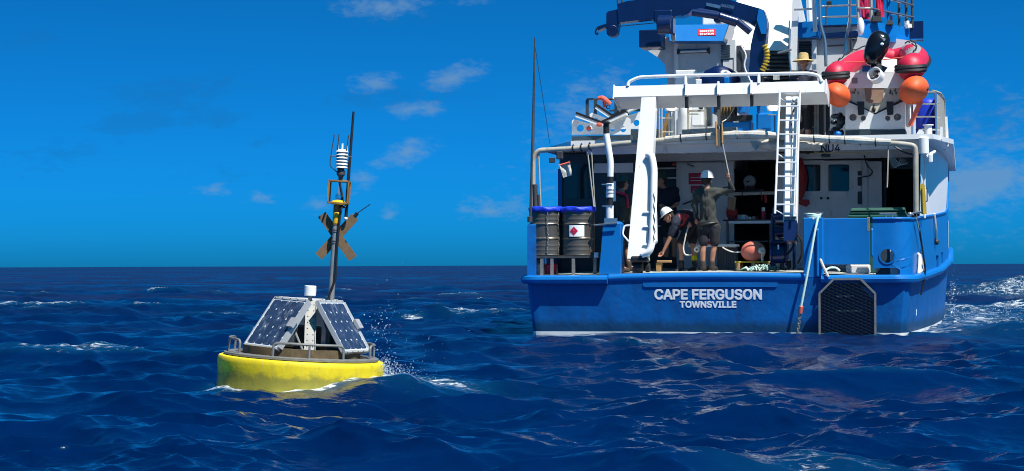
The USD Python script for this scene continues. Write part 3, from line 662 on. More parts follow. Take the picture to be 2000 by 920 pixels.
# stern posts and the gate between them
a, b = S(1172, 540, 0.08), S(1211, 432, 0.08)
V.part('stern_post', MB().hull([(a[0] - .02, 0.06, 1.06), (b[0], 0.06, 1.06), (a[0] - .02, .5, 1.06), (b[0], .5, 1.06), (a[0] + .06, 0.10, b[2] - .05), (b[0], 0.10, b[2] - .05), (a[0] + .06, .5, b[2] - .05), (b[0], .5, b[2] - .05), (a[0] + .10, 0.14, b[2]), (b[0] - .05, 0.14, b[2]), (a[0] + .10, .46, b[2]), (b[0] - .05, .46, b[2])]), 'ship_blue')
V.part('post_bracket', MB().rod(S(1160, 440, 0.03), S(1206, 436, 0.03), 0.018).box(S(1180, 436, 0.07), S(1206, 426, 0.10)), 'stainless')
a, b = S(1569, 540, 0.0), S(1607, 425, 0.0)
V.part('stern_post', MB().box((a[0], 0.0, 1.05), (b[0], 0.34, b[2]), 0.015), 'ship_blue')
a, b = S(1606, 517, 0.42), S(1698, 426, 0.42)
V.part('stern_gate', MB().box((a[0], 0.42, a[2]), (b[0], 0.50, b[2]), 0.012), 'ship_blue')
V.part('gate_pin', pbox(1693, 424, 1699, 452, -0.02, 0.03, 0.006), 'galvanised_steel')
for x, y0, y1 in ((1597, 448, 540), (1703, 448, 500)):
    q = S(x, y0, -0.03), S(x, y1, -0.03)
    V.part('drain_pipe', MB().tube(bend([q[0] + [0, .04, 0], q[0], q[1], q[1] + [0, .05, 0]], 0.04), 0.022, 8), 'ship_blue')
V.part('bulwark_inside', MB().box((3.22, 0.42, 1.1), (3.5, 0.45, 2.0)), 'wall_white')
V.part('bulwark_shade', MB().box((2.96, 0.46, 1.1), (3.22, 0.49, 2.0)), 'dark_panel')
V.part('deck_locker', pbox(1652, 517, 1698, 534, 0.75, 0.4, 0.02), 'wall_white')
# expanded-metal stern platform grating hung against the transom
g0, g1 = S(1601, 640, -0.12), S(1709, 538, -0.12)
x0, x1, zt = g0[0], g1[0], 1.03
out = [(x0, -0.5), (x1, -0.5), (x1, zt - 0.26), (x1 - 0.26, zt), (x0 + 0.26, zt), (x0, zt - 0.26)]
fr = MB()
for p, q in zip(out, out[1:] + out[:1]): fr.beam((p[0], -0.12, p[1]), (q[0], -0.12, q[1]), 0.036, 0.04, (0, 1, 0))
gr = V.part('stern_grating', fr, 'galvanised_steel')
inner = Polygon(out).buffer(-0.02); ms = MB()
V.part('grating_back', MB().prism(inner, (0, -0.05, 0), (1, 0, 0), (0, 0, 1), 0.01), 'navy', gr)
for k in np.arange(-3, 6, 0.062):
    for sl in (0.42, -0.42):
        ln = shapely.LineString([(x0 - 1, k - sl), (x0 + 3, k + 3 * sl)]).intersection(inner)
        if ln.length > 0.05:
            (ax, az), (bx_, bz) = ln.coords[0], ln.coords[-1]
            ms.beam((ax, -0.12 + 0.008 * (sl > 0), az), (bx_, -0.12 + 0.008 * (sl > 0), bz), 0.008, 0.016, (0, 1, 0))
mp_ = V.part('grating_mesh', ms, 'black_rubber', gr)
stage.GetPrimAtPath(mp_).SetCustomDataByKey('kind', 'stuff')
V.part('grating_slat', MB().beam((x0 + .3, -0.10, .72), (x0 + .62, -0.10, .72), .02, .03, (0, 1, 0)).beam((x0 + .3, -0.10, .45), (x0 + .75, -0.10, .45), .02, .03, (0, 1, 0)), 'galvanised_steel', gr)

# ------------------------------------------------------------------ after deck house, under the upper deck
UD, UT = 3.74, 0.09                                    # top of the upper deck
V.part('upper_deck', MB().hull([(-2.95, 1.25, UD - UT), (4.0, 1.25, UD - UT), (-2.95, 1.25, UD), (4.0, 1.25, UD), (4.35, 3.0, UD - UT), (4.35, 3.0, UD), (-3.9, 3.2, UD - UT), (-3.9, 3.2, UD), (4.3, 14, UD - UT), (4.3, 14, UD), (-4.0, 14, UD - UT), (-4.0, 14, UD)]), 'ship_white')
V.part('upper_deck_coating', MB().box((-2.9, 1.3, UD + .002), (3.95, 13.9, UD + .006)), 'deck_grey')
paint('deckhead_white', (0.84, 0.84, 0.83), rough=0.6, wear=0.04)
V.part('deckhead', MB().box((-2.85, 1.4, UD - UT - .006), (3.85, 13.9, UD - UT - .002)), 'deckhead_white')
yw = 4.5
wl = lambda x0, y0, x1, y1, y=yw, d=0.08: pbox(x0, y0, x1, y1, y, d)
w1 = V.part('deckhouse_wall', wl(1322, 315, 1433, 545), 'wall_white')
w2 = V.part('deckhouse_wall', wl(1515, 315, 1722, 545), 'wall_white')
a, b = S(1150, 318, 4.45), S(1800, 270, 4.45)
w3 = V.part('deckhouse_header', MB().box((a[0], 4.40, a[2]), (b[0], 4.50, UD - UT)), 'wall_white')
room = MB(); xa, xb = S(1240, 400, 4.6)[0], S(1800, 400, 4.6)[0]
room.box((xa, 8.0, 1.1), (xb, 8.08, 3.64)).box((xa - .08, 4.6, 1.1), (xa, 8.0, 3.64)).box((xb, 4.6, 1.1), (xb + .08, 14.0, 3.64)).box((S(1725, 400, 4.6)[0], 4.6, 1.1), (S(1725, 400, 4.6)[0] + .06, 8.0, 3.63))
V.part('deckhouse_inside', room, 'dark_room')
# double doors
for i, (x0, x1, wx0, wx1) in enumerate(((1553, 1610, 1570, 1602), (1611, 1682, 1618, 1658))):
    d = V.part('door', wl(x0, 313, x1, 470, 4.44, 0.05), 'wall_white')
    V.part('door_window', MB().prism(Polygon([(S(*q, 4.43)[0], S(*q, 4.43)[2]) for q in rect(wx0 + 3, 325, wx1 - 3, 370)]).buffer(0.035), (0, 4.436, 0), (1, 0, 0), (0, 0, 1), 0.012), 'window_glass', d)
    V.part('door_knob', MB().ball(S(1604 if i == 0 else 1617, 387, 4.42), (0.03, 0.03, 0.03), 1), 'dark_metal', d)
V.part('door_post', wl(1684, 313, 1694, 470, 4.46, 0.03).mesh(), 'wall_white')
cb = MB()
for py in (338, 350, 358, 378, 387, 394): cb.box(S(1675, py + 5, 4.42), S(1683, py - 4, 4.49), 0.01)
V.part('wall_switches', cb, 'dark_metal', w2)
V.part('wall_cable', MB().tube(bend([S(1688, 303, 4.4), S(1692, 322, 4.4), S(1705, 335, 4.4), S(1700, 343, 4.4), S(1684, 346, 4.4)], .1), 0.014, 6), 'black_rubber', w2)
fb_ = V.part('deck_beam', MB().box((-2.7, 1.55, 3.485), (3.72, 1.63, UD - UT - .003)), 'wall_white')
V.part('call_sign', MB().text('NU4', S(1622, 296, 1.545), (1, 0, 0), (0, 0, 1), 0.135, True, 0.006, 0.36), 'letter_dark', fb_, smooth=False)
V.part('yellow_trim', pbox(1590, 296.5, 1702, 299.5, 1.53, 0.018), 'dull_yellow', fb_)
V.part('deck_lamp', pbox(1604, 300, 1622, 307, 1.56, 0.05, 0.01), 'black_rubber', fb_)
for q in (rect(1345, 338, 1388, 360), rect(1349, 363, 1372, 377)):
    sg = V.part('warning_sign', slab(q, 4.485, 0.014), 'sign_red', w1)
for py in (345.5, 352): V.part('sign_print', pbox(1349, py, 1376, py + 1.6, 4.482, 0.003), 'letter_white', w1)
V.part('wall_bracket', MB().tube([S(1336, 300, 4.46), S(1352, 304, 4.44), S(1366, 296, 4.46), S(1360, 310, 4.46)], 0.016, 6).rod(S(1342, 320, 4.45), S(1356, 325, 4.45), 0.012).rod(S(1334, 399, 4.45), S(1352, 392, 4.45), 0.016), 'dark_metal', w1)
V.part('wall_frame', MB().box(S(1327, 540, 4.47), S(1331, 318, 4.499)).box(S(1331, 319, 4.47), S(1420, 317.5, 4.499)).box(S(1412, 540, 4.47), S(1415, 320, 4.499)), 'wall_white', w1)
# port side: dark cabin with tinted windows
a, b = S(1093, 545, 3.4), S(1243, 296, 3.4)
cabin = V.part('side_cabin', MB().box((a[0], 3.4, 1.1), (b[0], 4.55, UD - UT - .01), 0.03), 'dark_panel')
for x0, x1 in ((1102, 1128), (1133, 1158)):
    V.part('cabin_window', slab(rect(x0, 320, x1, 388), 3.385, 0.014), 'window_glass', cabin)
V.part('cabin_fascia', pbox(1160, 318, 1236, 338, 3.37, 0.025), 'wall_white', cabin)
V.part('cabin_edge', pbox(1090, 330, 1097, 430, 3.33, 0.06), 'ship_blue', cabin)
# gear wall behind the gantry's port leg
gw = V.part('gear_wall', wl(1240, 318, 1321, 545, 4.62, 0.05), 'dark_panel')
V.part('monitor', wl(1283, 308, 1302, 326, 4.5, 0.04), 'black_rubber', gw)
for py, x0, x1 in ((327, 1282, 1318), (346, 1285, 1320), (440, 1285, 1300)):
    V.part('shelf', wl(x0, py, x1, py + 3, 4.45, 0.15), 'wall_white', gw)
V.part('alarm_lamp', MB().ball(S(1316, 321, 4.5), (.04, .04, .04), 1), 'orange_rag', gw)
# starboard side plating, white, above the bulwark
yv = np.linspace(1.6, 11.5, 12)
sp = MB(); rows = []
for y in yv:
    zlo = np.interp(y, [1.6, 5, 8, 9.5, 10.5, 11.5], [2.16, 2.30, 2.40, 2.62, 2.95, 3.35]); x = HB(y) - 0.03
    rows.append([(x, y, zlo), (x + .02 + 0.02 * (y > 3), y, (zlo + 3.66) / 2), (x + 0.04, y, 3.66)])
A = np.array(rows); f = []
for i in range(len(yv) - 1):
    for j in range(2):
        q = i * 3 + j; f += [(q, q + 3, q + 1), (q + 1, q + 3, q + 4)]
sp.add(A.reshape(-1, 3), f); sp.add(A.reshape(-1, 3) - [0.06, 0, 0], [x[::-1] for x in f])
side = V.part('side_plating', sp, 'ship_white')
a, b = S(1808, 415, 1.55), S(1819, 305, 1.55)
V.part('plating_edge', MB().box((a[0], 1.52, 2.16), (3.80, 1.62, 3.66), 0.01), 'ship_white', side)
V.part('side_ladder', MB().rod((3.86, 2.0, 2.5), (3.86, 2.0, 2.75), .012).rod((3.86, 2.0, 2.75), (3.80, 2.0, 2.75), .012).rod((3.86, 2.0, 2.5), (3.80, 2.0, 2.5), .012), 'dark_metal', side)
V.part('lamp_bracket', MB().rod(S(1809, 306, 1.4), S(1826, 296, 1.6), 0.03).box(S(1813, 318, 1.38), S(1822, 300, 1.5), .02), 'ship_white', side)
# upper deck's starboard corner fitting: white post, bracket, mushroom vent
a, b = S(1794, 300, 1.15), S(1814, 268, 1.15)
V.part('deck_corner_post', MB().cyl(((a[0] + b[0]) / 2, 1.28, a[2]), ((a[0] + b[0]) / 2, 1.28, b[2]), (b[0] - a[0]) / 2, 20), 'ship_white')
V.part('pad_eye', MB().prism([(S(*q, 1.4)[0], S(*q, 1.4)[2]) for q in ((1785, 270), (1804, 270), (1805, 258), (1800, 253), (1795, 253))], (0, 1.4, 0), (1, 0, 0), (0, 0, 1), 0.03), 'ship_white')
q = S(1813, 268, 1.6); h = S(1813, 243, 1.6)
V.part('mushroom_vent', MB().lathe([(0, 0), (.075, 0), (.07, (h - q)[2] - .02), (.10, (h - q)[2] - .02), (.10, (h - q)[2]), (0, (h - q)[2])], q, (0, 0, 1), 20), 'ship_white')

# awning frame: bent pipe with a rolled tarpaulin lashed to it
ya = 1.0
fpts = [S(1041, 425, ya), S(1041, 310, ya), S(1050, 294, ya), S(1110, 291, ya), S(1230, 279, ya), S(1330, 271, ya), S(1420, 266, ya), S(1500, 266, ya), S(1640, 275, ya), S(1760, 281, ya), S(1787, 285, ya), S(1788.5, 300, ya), S(1789, 416, ya)]
af = V.part('awning_frame', MB().tube(bend(fpts, 0.14, 5), 0.052, 12), 'pipe_beige')
tp = [S(1300, 271.5, ya - .02), S(1360, 267, ya - .02), S(1420, 263.5, ya - .02), S(1460, 262, ya - .02), S(1520, 265, ya - .02), S(1600, 270, ya - .02), S(1680, 275, ya - .02), S(1740, 278, ya - .02)]
tp = bend(tp, 0.2, 6); rr = [0.05 + 0.035 * meshkit.noise(np.array([i * 0.33, 0, 0]), 3) for i in range(len(tp))]
V.part('rolled_tarpaulin', MB().tube(tp, rr, 10), 'tarp_beige', af)
lash = MB()
for px, py in ((1120, 290), (1136, 288), (1152, 286), (1330, 270), (1380, 266), (1440, 263.5), (1590, 271), (1620, 272), (1650, 274), (1680, 276), (1710, 278)):
    lash.lathe([(0.075, -0.012), (0.088, 0), (0.075, 0.012)], S(px, py, ya - .01), (1, 0, 0.05), 12)
V.part('lashings', lash, 'black_rubber', af)
# torn edges of the awning hanging down
tm = MB()
tm.prism([(S(*q, ya + .03)[0], S(*q, ya + .03)[2]) for q in ((1466, 275), (1487, 277), (1482, 288), (1476, 295), (1470, 287))], (0, ya + .03, 0), (1, 0, 0), (0, 0, 1), 0.03)
V.part('torn_awning', tm, 'tarp_beige', af)
bag = trimesh.creation.icosphere(3); bag.vertices *= np.array([0.62, 0.2, 0.13]) * (0.85 + 0.3 * meshkit.fbm(bag.vertices * 3, 3, 5))[:, None]; bag.vertices += S(1545, 281, ya + .25)
V.part('folded_awning', MB().tm(bag), 'tarp_beige', af)
for px0, py0, px1, py1, r in ((1147, 291, 1160, 405, .014), (1155, 291, 1162, 405, .012), (1052, 300, 1056, 405, .018), (1735, 283, 1733, 366, .014)):
    V.part('awning_stay', MB().rod(S(px0, py0, ya), S(px1, py1, ya - .1), r, 6), 'pipe_beige', af)
V.part('frame_joint', MB().box(S(1086, 311, ya - .06), S(1101, 296, ya + .05), 0.015).box(S(1072, 318, ya - .02), S(1084, 308, ya + .05), .01), 'dark_metal', af)
hang = MB()
for k in range(4): hang.tube(sag(S(1735 - k, 288, ya + .6), S(1772 - 4 * k, 318 - 4 * k, ya + .8), 0.14 + .05 * k, 10), 0.008, 5)
V.part('hanging_cord', hang, 'tarp_beige', af)
V.part('hose_loop', MB().tube(bend([S(1745, 284, ya + .1), S(1756, 292, ya + .1), S(1772, 300, ya + .1), S(1788, 302, ya + .1)], .1), .02, 6), 'black_rubber', af)

# ------------------------------------------------------------------ stern gantry, leaning forward
def GA(px, py, dy=0.0):
    """A point of the gantry's leaning plane."""
    y = 0.6
    for _ in range(12):
        p = S(px, py, y); y = 0.06 + (p[2] - 1.3) * math.tan(math.radians(15)) + dy
    return S(px, py, y)
lean = np.array([0, math.sin(math.radians(15)), math.cos(math.radians(15))]); nrm = np.array([0, -lean[2], lean[1]])
a, b = GA(1200, 178), GA(1612, 169.5); zc = (a[2] + b[2]) / 2; yc = (a[1] + b[1]) / 2
bh, bd = 0.225, 0.70
beam = V.part('gantry_beam', MB().beam((a[0], yc, zc) - nrm * bd / 2, (b[0], yc, zc) - nrm * bd / 2, bd, bh, lean), 'ship_white')
for px in (1341, 1403.5, 1468):
    q = GA(px, 175); q = np.array([q[0], yc, zc])
    V.part('beam_flange', MB().beam(q - lean * .135 - nrm * .2, q + lean * .13 - nrm * .2, 0.035, 0.56, nrm), 'ship_white', beam)
    V.part('beam_lug', MB().beam(q - lean * .125 - nrm * .05, q - lean * .33 - nrm * .12, 0.055, 0.12, nrm), 'black_rubber', beam)
for s in (a[0] - 0.012, b[0] + 0.012):
    V.part('end_plate', MB().beam(np.array([s, yc, zc]) - lean * .15 - nrm * bd / 2, np.array([s, yc, zc]) + lean * .14 - nrm * bd / 2, 0.022, bd + .03, nrm), 'ship_white', beam)
hr = [GA(1226, 168), GA(1228, 160), GA(1248, 150.5), GA(1330, 148), GA(1480, 144.5), GA(1580, 143), GA(1600, 148), GA(1605, 160)]
hp = V.part('gantry_handrail', MB().tube(bend(hr, .1), 0.032, 10), 'ship_white')
for px, p0, p1 in ((1339, 148, 166), (1482, 145, 163)): V.part('handrail_post', MB().rod(GA(px, p0), GA(px, p1), .03), 'ship_white', hp)
# port leg
def leg_box(tl, tr, bl, br, depth):
    P = [GA(*tl), GA(*tr), GA(*bl), GA(*br)]
    return MB().hull(P + [p - nrm * depth for p in P])
legp = V.part('gantry_leg', leg_box((1256, 190), (1281, 189), (1230, 505), (1265, 503), 0.24), 'ship_white')
V.part('leg_flange', leg_box((1253, 190), (1257, 190), (1225, 505), (1231, 505), 0.10), 'ship_white', legp)
V.part('leg_pipe', MB().tube(bend([GA(1264, 301, -.03), GA(1273, 304, -.06), GA(1278, 330, -.06), GA(1276, 420, -.06), GA(1273, 478, -.06), GA(1268, 493, -.06), GA(1254, 497, -.03)], 0.14, 5), 0.066, 12), 'ship_white', legp)
V.part('leg_pipe_plate', leg_box((1272, 340), (1280, 338), (1264, 490), (1283, 470), 0.10), 'ship_white', legp)
for py in (415, 443, 478): V.part('leg_link', MB().rod(GA(1256, py, -.02), GA(1270, py, -.03), .02), 'ship_white', legp)
V.part('grab_handle', MB().tube(bend([GA(1230, 440, -.02), GA(1219, 441, -.02), GA(1216, 458, -.02), GA(1228, 472, -.02)], .05), .017, 8), 'ship_white', legp)
V.part('leg_stains', MB().tube([GA(1278 - 1.5 * math.sin(i * 1.7), 375 + 5.5 * i, -.135) for i in range(18)], [0.004 + 0.006 * abs(math.sin(i * 2.3)) for i in range(18)], 5), 'dark_metal', legp)
q = GA(1251, 510, 0.05)
V.part('leg_foot', MB().box(q + [-.19, -.05, -.02], q + [.14, .3, .10], .03).cyl(q + [-.13, .1, -.12], q + [.02, .1, -.12], .11).cyl(q + [.08, .1, -.12], q + [.16, .1, -.12], .09).box(q + [-.16, 0, -.24], q + [.0, .2, -.1], .02), 'black_rubber', legp)
# starboard leg: two white channels with a blue-grey web
legs = V.part('gantry_leg', leg_box((1534, 190), (1560, 189), (1529, 430), (1556, 430), 0.26), 'wall_white')
for x0, x1, y0, y1 in ((1536, 1546, 1533, 1543), (1549, 1559, 1545, 1556)):
    V.part('leg_channel', leg_box((x0, 190), (x1, 190), (y0, 424), (y1, 424), 0.05).m[0].apply_translation(nrm * 0.055), 'ship_white', legs)
V.part('leg_hose', MB().tube(bend([GA(1548, 196, -.1), GA(1558, 200, -.1), GA(1545, 225, -.1), GA(1547, 270, -.1)], .2), .016, 6), 'dark_metal', legs)
V.part('leg_base', leg_box((1531, 424), (1556, 424), (1530, 470), (1555, 470), 0.24), 'navy', legs)
lad = V.part('ladder', MB().rod(GA(1523, 177, -.16), GA(1513.5, 417, -.16), .021), 'ship_white')
V.part('ladder_rail', MB().rod(GA(1562.5, 177, -.16), GA(1554, 418, -.16), .021), 'ship_white', lad)
for k in range(9):
    t = (k + 0.12) / 8.8; y = 177 + 241 * t
    V.part('rung', MB().rod(GA(1523 - 9.5 * t, y, -.16), GA(1562.5 - 8.5 * t, y, -.16), .015, 6), 'ship_white', lad)
for py in (190, 300, 410): V.part('ladder_bracket', MB().rod(GA(1523 - 9.5 * (py - 177) / 241, py, -.16), GA(1536, py + 12, 0), .012, 6), 'ship_white', lad)
# hauling winch at the foot of the starboard leg
wn = V.part('winch_frame', MB().box(S(1506, 527, .55), S(1512, 415, .65), .02).box(S(1548, 527, .55), S(1554, 425, .65), .02).box(S(1506, 430, .55), S(1554, 423, .66), .02).box(S(1506, 474, .55), S(1554, 468, .66), .02), 'navy')
V.part('winch_motor', MB().cyl(S(1510, 415, .62), S(1530, 415, .62), .12).cyl(S(1512, 450, .75), S(1550, 448, .75), .15), 'navy', wn)
V.part('winch_drum', MB().cyl(S(1509, 495, .70), S(1535, 495, .70), .20, 24).cyl(S(1506, 495, .70), S(1510, 495, .70), .26, 24).cyl(S(1535, 495, .70), S(1539, 495, .70), .26, 24), 'navy', wn)
V.part('winch_foot', MB().box(S(1523, 527, .6), S(1532, 505, .75), .02).box(S(1537, 526, .6), S(1546, 508, .75), .02), 'black_rubber', wn)
V.part('winch_hose', MB().tube(bend([S(1515, 460, .5), S(1530, 470, .45), S(1552, 450, .5), S(1552, 480, .5), S(1535, 500, .45)], .2), .022, 8).tube(bend([S(1512, 440, .5), S(1540, 445, .48), S(1552, 440, .5), S(1550, 435, .5)], .1), .018, 8).tube(bend([S(1556, 455, .6), S(1566, 470, .6), S(1566, 500, .6), S(1558, 515, .6)], .15), .02, 8), 'black_rubber', wn)
V.part('winch_lever', pbox(1519, 478, 1521.5, 487, .42, .02), 'letter_white', wn)
# hanging block and its line
hb = V.part('hanging_block', MB().beam(GA(1404, 215, .1), GA(1404, 247, .1), .05, .05, (0, 1, 0)).hull([GA(1399, 243, .1), GA(1410, 243, .1), GA(1400, 290, .1), GA(1410, 290, .1), GA(1399, 243, .18), GA(1410, 243, .18), GA(1400, 290, .18), GA(1410, 290, .18)]), 'dark_metal')
V.part('block_cheek', MB().rod(GA(1398.5, 238, .08), GA(1400, 285, .08), .018).rod(GA(1410, 238, .08), GA(1411, 280, .08), .018), 'mast_brown', hb)
# davit standing on the port stern post
dv = V.part('davit', MB().tube(bend([S(1192, 345, .28), S(1193, 318, .28), S(1184, 262, .30)], .25, 6), .062, 14), 'ship_white')
V.part('davit_foot', MB().cyl(S(1191, 432, .28), S(1191, 402, .28), .075).cyl(S(1191, 386, .28), S(1192, 358, .28), .075), 'ship_white', dv)
V.part('davit_collar', MB().cyl(S(1191, 402, .28), S(1191, 386, .28), .06).cyl(S(1192, 360, .28), S(1193, 336, .28), .055).box(S(1176, 241, .22), S(1192, 238, .36)).cyl(S(1184, 261, .3), S(1184, 240, .3), .058), 'black_rubber', dv)
V.part('davit_clamp', MB().box(S(1176, 403.5, .20), S(1199, 401.5, .36)).box(S(1175, 361.5, .2), S(1198, 359.5, .36)).box(S(1197, 393, .26), S(1203, 354, .32)).cyl(S(1191, 378, .28), S(1191, 376, .28), .085).cyl(S(1192, 371, .28), S(1192, 369, .28), .085), 'stainless', dv)

# ------------------------------------------------------------------ upper works
# port deck house with its blue visor
yh = 5.6
ph = V.part('port_house', slab([(1322, 330), (1322, 78), (1436, 78), (1436, 330)], yh, 2.6), 'house_grey')
V.part('house_overhang', slab([(1303, 330), (1303, 150), (1298, 126), (1285, 112), (1268, 101), (1258, 88), (1266, 72), (1321, 72), (1321, 330)], yh + 0.12, 2.4), 'house_grey', ph)
V.part('house_pillar', pbox(1318, 60 + 20, 1325, 330, yh - .06, .055), 'ship_white', ph)
vz = [S(*q, 5.05) for q in ((1308, 80), (1412, 80))] + [S(*q, 5.30) for q in ((1304, 49), (1423, 47))]
V.part('visor', MB().hull([p for p in vz] + [p + [0, .9, 0] for p in vz]), 'ship_blue', ph)
vc = [S(1413, 80, 5.052), S(1424.5, 47, 5.302)]
V.part('visor_end', MB().hull(vc + [S(1430, 86, 6.3), S(1437, 44, 6.3), S(1414, 80, 6.3), S(1425, 46, 6.3)]), 'navy', ph)
sg = V.part('muster_sign', MB().hull([p + [0, -.012, 0] for p in (S(1363, 69.5, 5.13), S(1398.5, 69, 5.13), S(1363, 57, 5.224), S(1398.5, 56.5, 5.224))] + [p + [0, .05, 0] for p in (S(1363, 69.5, 5.13), S(1398.5, 69, 5.13), S(1363, 57, 5.224), S(1398.5, 56.5, 5.224))]), 'sign_red', ph)
e = S(1380, 57, 5.224) - S(1380, 69.5, 5.13); e /= np.linalg.norm(e)
for txt, py, yy in (('MUSTER', 62.6, 5.182), ('STATION', 68.4, 5.138)):
    V.part('sign_lettering', MB().text(txt, S(1380.5, py, yy - .016), (1, 0, 0), e, 0.05, True, 0.006, 0.30), 'letter_white', sg, smooth=False)
V.part('navy_box', pbox(1248, 57, 1291, 93, 4.9, .6, .02), 'navy')
V.part('pale_fender', MB().ball(S(1315, 68, 4.9), (.055, .055, .16), 2).ball(S(1314, 57, 4.9), (.04, .04, .06), 1), 'tarp_beige')
V.part('wall_light', MB().cyl(S(1327, 101, yh - .05), S(1383, 99, yh - .05), .045).box(S(1383, 105, yh - .09), S(1387, 93, yh), .01).box(S(1322, 106, yh - .09), S(1327, 96, yh), .01), 'dark_metal', ph)
V.part('light_tube', MB().cyl(S(1329, 101, yh - .09), S(1380, 99, yh - .09), .028), 'house_grey', ph)
V.part('life_ring_mark', MB().lathe([(.05, 0), (.075, -.012), (.05, -.02)], S(1395, 96, yh), (0, -1, 0), 20), 'dark_panel', ph)
lv = MB()
for k in range(6): lv.box(S(1408, 88 + 5 * k + 2.6, yh - .05), S(1426, 88 + 5 * k, yh + .002))
V.part('louvre', lv, 'dark_panel', ph)
V.part('house_door', slab(rect(1408, 113, 1433, 190), yh - .02, .015), 'dark_panel', ph)
V.part('door_leaf', slab(rect(1412, 117, 1431, 190), yh - .03, .008), 'house_grey', ph)
V.part('deck_chest', pbox(1319, 136, 1361, 186, 4.6, .5, .02), 'wall_white')
V.part('chest_lid', pbox(1362, 138, 1402, 146, 4.6, .5, .02), 'wall_white')
cv = trimesh.creation.icosphere(3); cv.vertices = cv.vertices * [0.45, .3, .33] * (0.85 + .3 * meshkit.fbm(cv.vertices * 2.2, 3, 9))[:, None] + S(1405, 160, 4.4)
V.part('covered_gear', MB().tm(cv), 'navy')
for q in ((1358, 154, 1374, 170), (1376, 153, 1391, 170)): V.part('white_crate', pbox(*q, 4.2, .3, .02), 'wall_white')
V.part('blue_crate', pbox(1413, 150, 1424, 172, 4.1, .3, .02), 'ship_blue')
# white funnel casing, sloping back towards the bow
fa = [S(1425, 97, 5.9), S(1541, 99, 5.9), S(1440, -6, 7.4), S(1551, -14, 7.4)]
fn = V.part('funnel_casing', MB().hull(fa + [p + [0, 1.5, 0] for p in fa]), 'ship_white')
V.part('casing_step', pbox(1372, 25, 1440, 48, 7.2, .8, .02), 'wall_white', fn)
V.part('casing_mark', MB().text('1', S(1526, 6, 7.16), (1, 0, 0), (0, .9, .45), .09, True, .01), 'dark_panel', fn, smooth=False)
lb = V.part('louvre_block', slab(rect(1490, 100, 1541, 190), 6.0, .5), 'dark_room', fn)
for k in range(9):
    V.part('louvre_slat', MB().beam(S(1490, 106 + 8 * k, 5.93), S(1541, 106 + 8 * k, 5.93), .10, .03, (0, .5, .8)), 'dark_metal', lb)
V.part('mast_column', slab([(1541, 200), (1548, -20), (1561, -20), (1553, 200)], 5.5, .3), 'ship_white')
V.part('column_cable', MB().tube(bend([S(1542, 40, 5.45), S(1541, 105, 5.45), S(1545, 140, 5.45)], .3), .02, 6).rod(S(1519, 104, 5.4), S(1546, 97, 5.4), .025), 'stainless')
# starboard deck house
yk = 6.0
sh = V.part('starboard_house', slab([(1556, 330), (1556, 70), (1600, 70), (1680, 66), (1782, 80), (1782, 330)], yk, 3), 'house_grey')
V.part('blue_fascia', pbox(1553, 42, 1600, 74, yk - .45, .4), 'ship_blue', sh)
V.part('blue_fascia', slab([(1600, 75), (1600, 66), (1676, 60), (1676, 72)], yk - .12, .1), 'navy', sh)
V.part('fascia_strip', slab([(1600, 66), (1600, 52), (1676, 49), (1676, 60)], yk + .1, .3), 'wall_white', sh)
V.part('fascia_top', slab([(1600, 52), (1600, 49.5), (1676, 47), (1676, 49)], yk - .1, .3), 'navy', sh)
W = [S(1674, 38, 4.9), S(1776, 53, 6.4), S(1677, 72, 4.9), S(1776, 87, 6.4)]
V.part('wing_bulwark', MB().hull(W + [p + [.05, .12, 0] for p in W]), 'ship_blue', sh)
V.part('wing_end', pbox(1776, 41, 1803, 79, 6.4, .25), 'navy', sh)
V.part('wing_lip', pbox(1774, 75, 1805, 78, 6.32, .07), 'ship_blue', sh)
V.part('wing_underside', slab([(1680, 82), (1680, 72), (1776, 87), (1776, 96)], 6.45, .9), 'wall_white', sh)
V.part('pale_dome', MB().ball(S(1681, 52, 4.75), (.075, .075, .19), 3), 'ship_white', sh)
V.part('house_column', pbox(1586, 78, 1594, 190, yk - .25, .12), 'ship_white', sh)
lv = V.part('wall_louvre', pbox(1560, 76, 1586, 122, yk - .1, .09), 'house_grey', sh)
for k in range(8): V.part('louvre_slat', MB().beam(S(1560, 83 + 5 * k, yk - .13), S(1586, 83 + 5 * k, yk - .13), .05, .022, (0, .5, .8)), 'dark_panel', lv)
V.part('wall_tube', MB().tube(bend([S(1664, 115, yk - .1), S(1662, 76, yk - .1), S(1672, 77, yk - .1)], .05), .03, 8), 'dark_panel', sh)
V.part('wall_rail', MB().rod(S(1612, 90, yk - .05), S(1652, 88, yk - .05), .016), 'dark_metal', sh)
# rails and stanchions of the bridge deck
R = lambda name, pts, r=.022, m='stainless', parent=None: V.part(name, MB().tube(pts, r, 8), m, parent)
R('stanchion', bend([S(1600, -30, 5.2), S(1602, 50, 5.2), S(1612, 78, 5.2), S(1613, 130, 5.2)], .3), .035)
R('stanchion', bend([S(1660, -30, 5.4), S(1660, 45, 5.4), S(1652, 75, 5.4), S(1651, 130, 5.4)], .3), .035)
R('stanchion', [S(1592, 62, 5.3), S(1588, -30, 5.3)], .045, 'ship_white')
R('stanchion', [S(1582, 42, 5.8), S(1578, -30, 5.8)], .06, 'ship_white')
V.part('mast_leg', MB().beam(S(1567, 42, 6.2), S(1551, -30, 6.2), .14, .14, (0, 1, 0)), 'ship_white')
for y0, y1, x0, x1 in ((19, 17, 1551, 1592), (12.5, 9.5, 1604, 1676), (33.5, 31.5, 1604, 1676), (38.5, 34, 1590, 1604)):
    R('bridge_rail', [S(x0, y0, 5.4), S(x1, y1, 5.4)])
R('bridge_rail', bend([S(1676, 15.5, 5.0), S(1700, 16, 5.0), S(1730, 23, 5.6), S(1784, 34, 6.4)], .3), .026)
R('bridge_rail', [S(1735, -3, 5.6), S(1784, 11, 6.4)], .026)
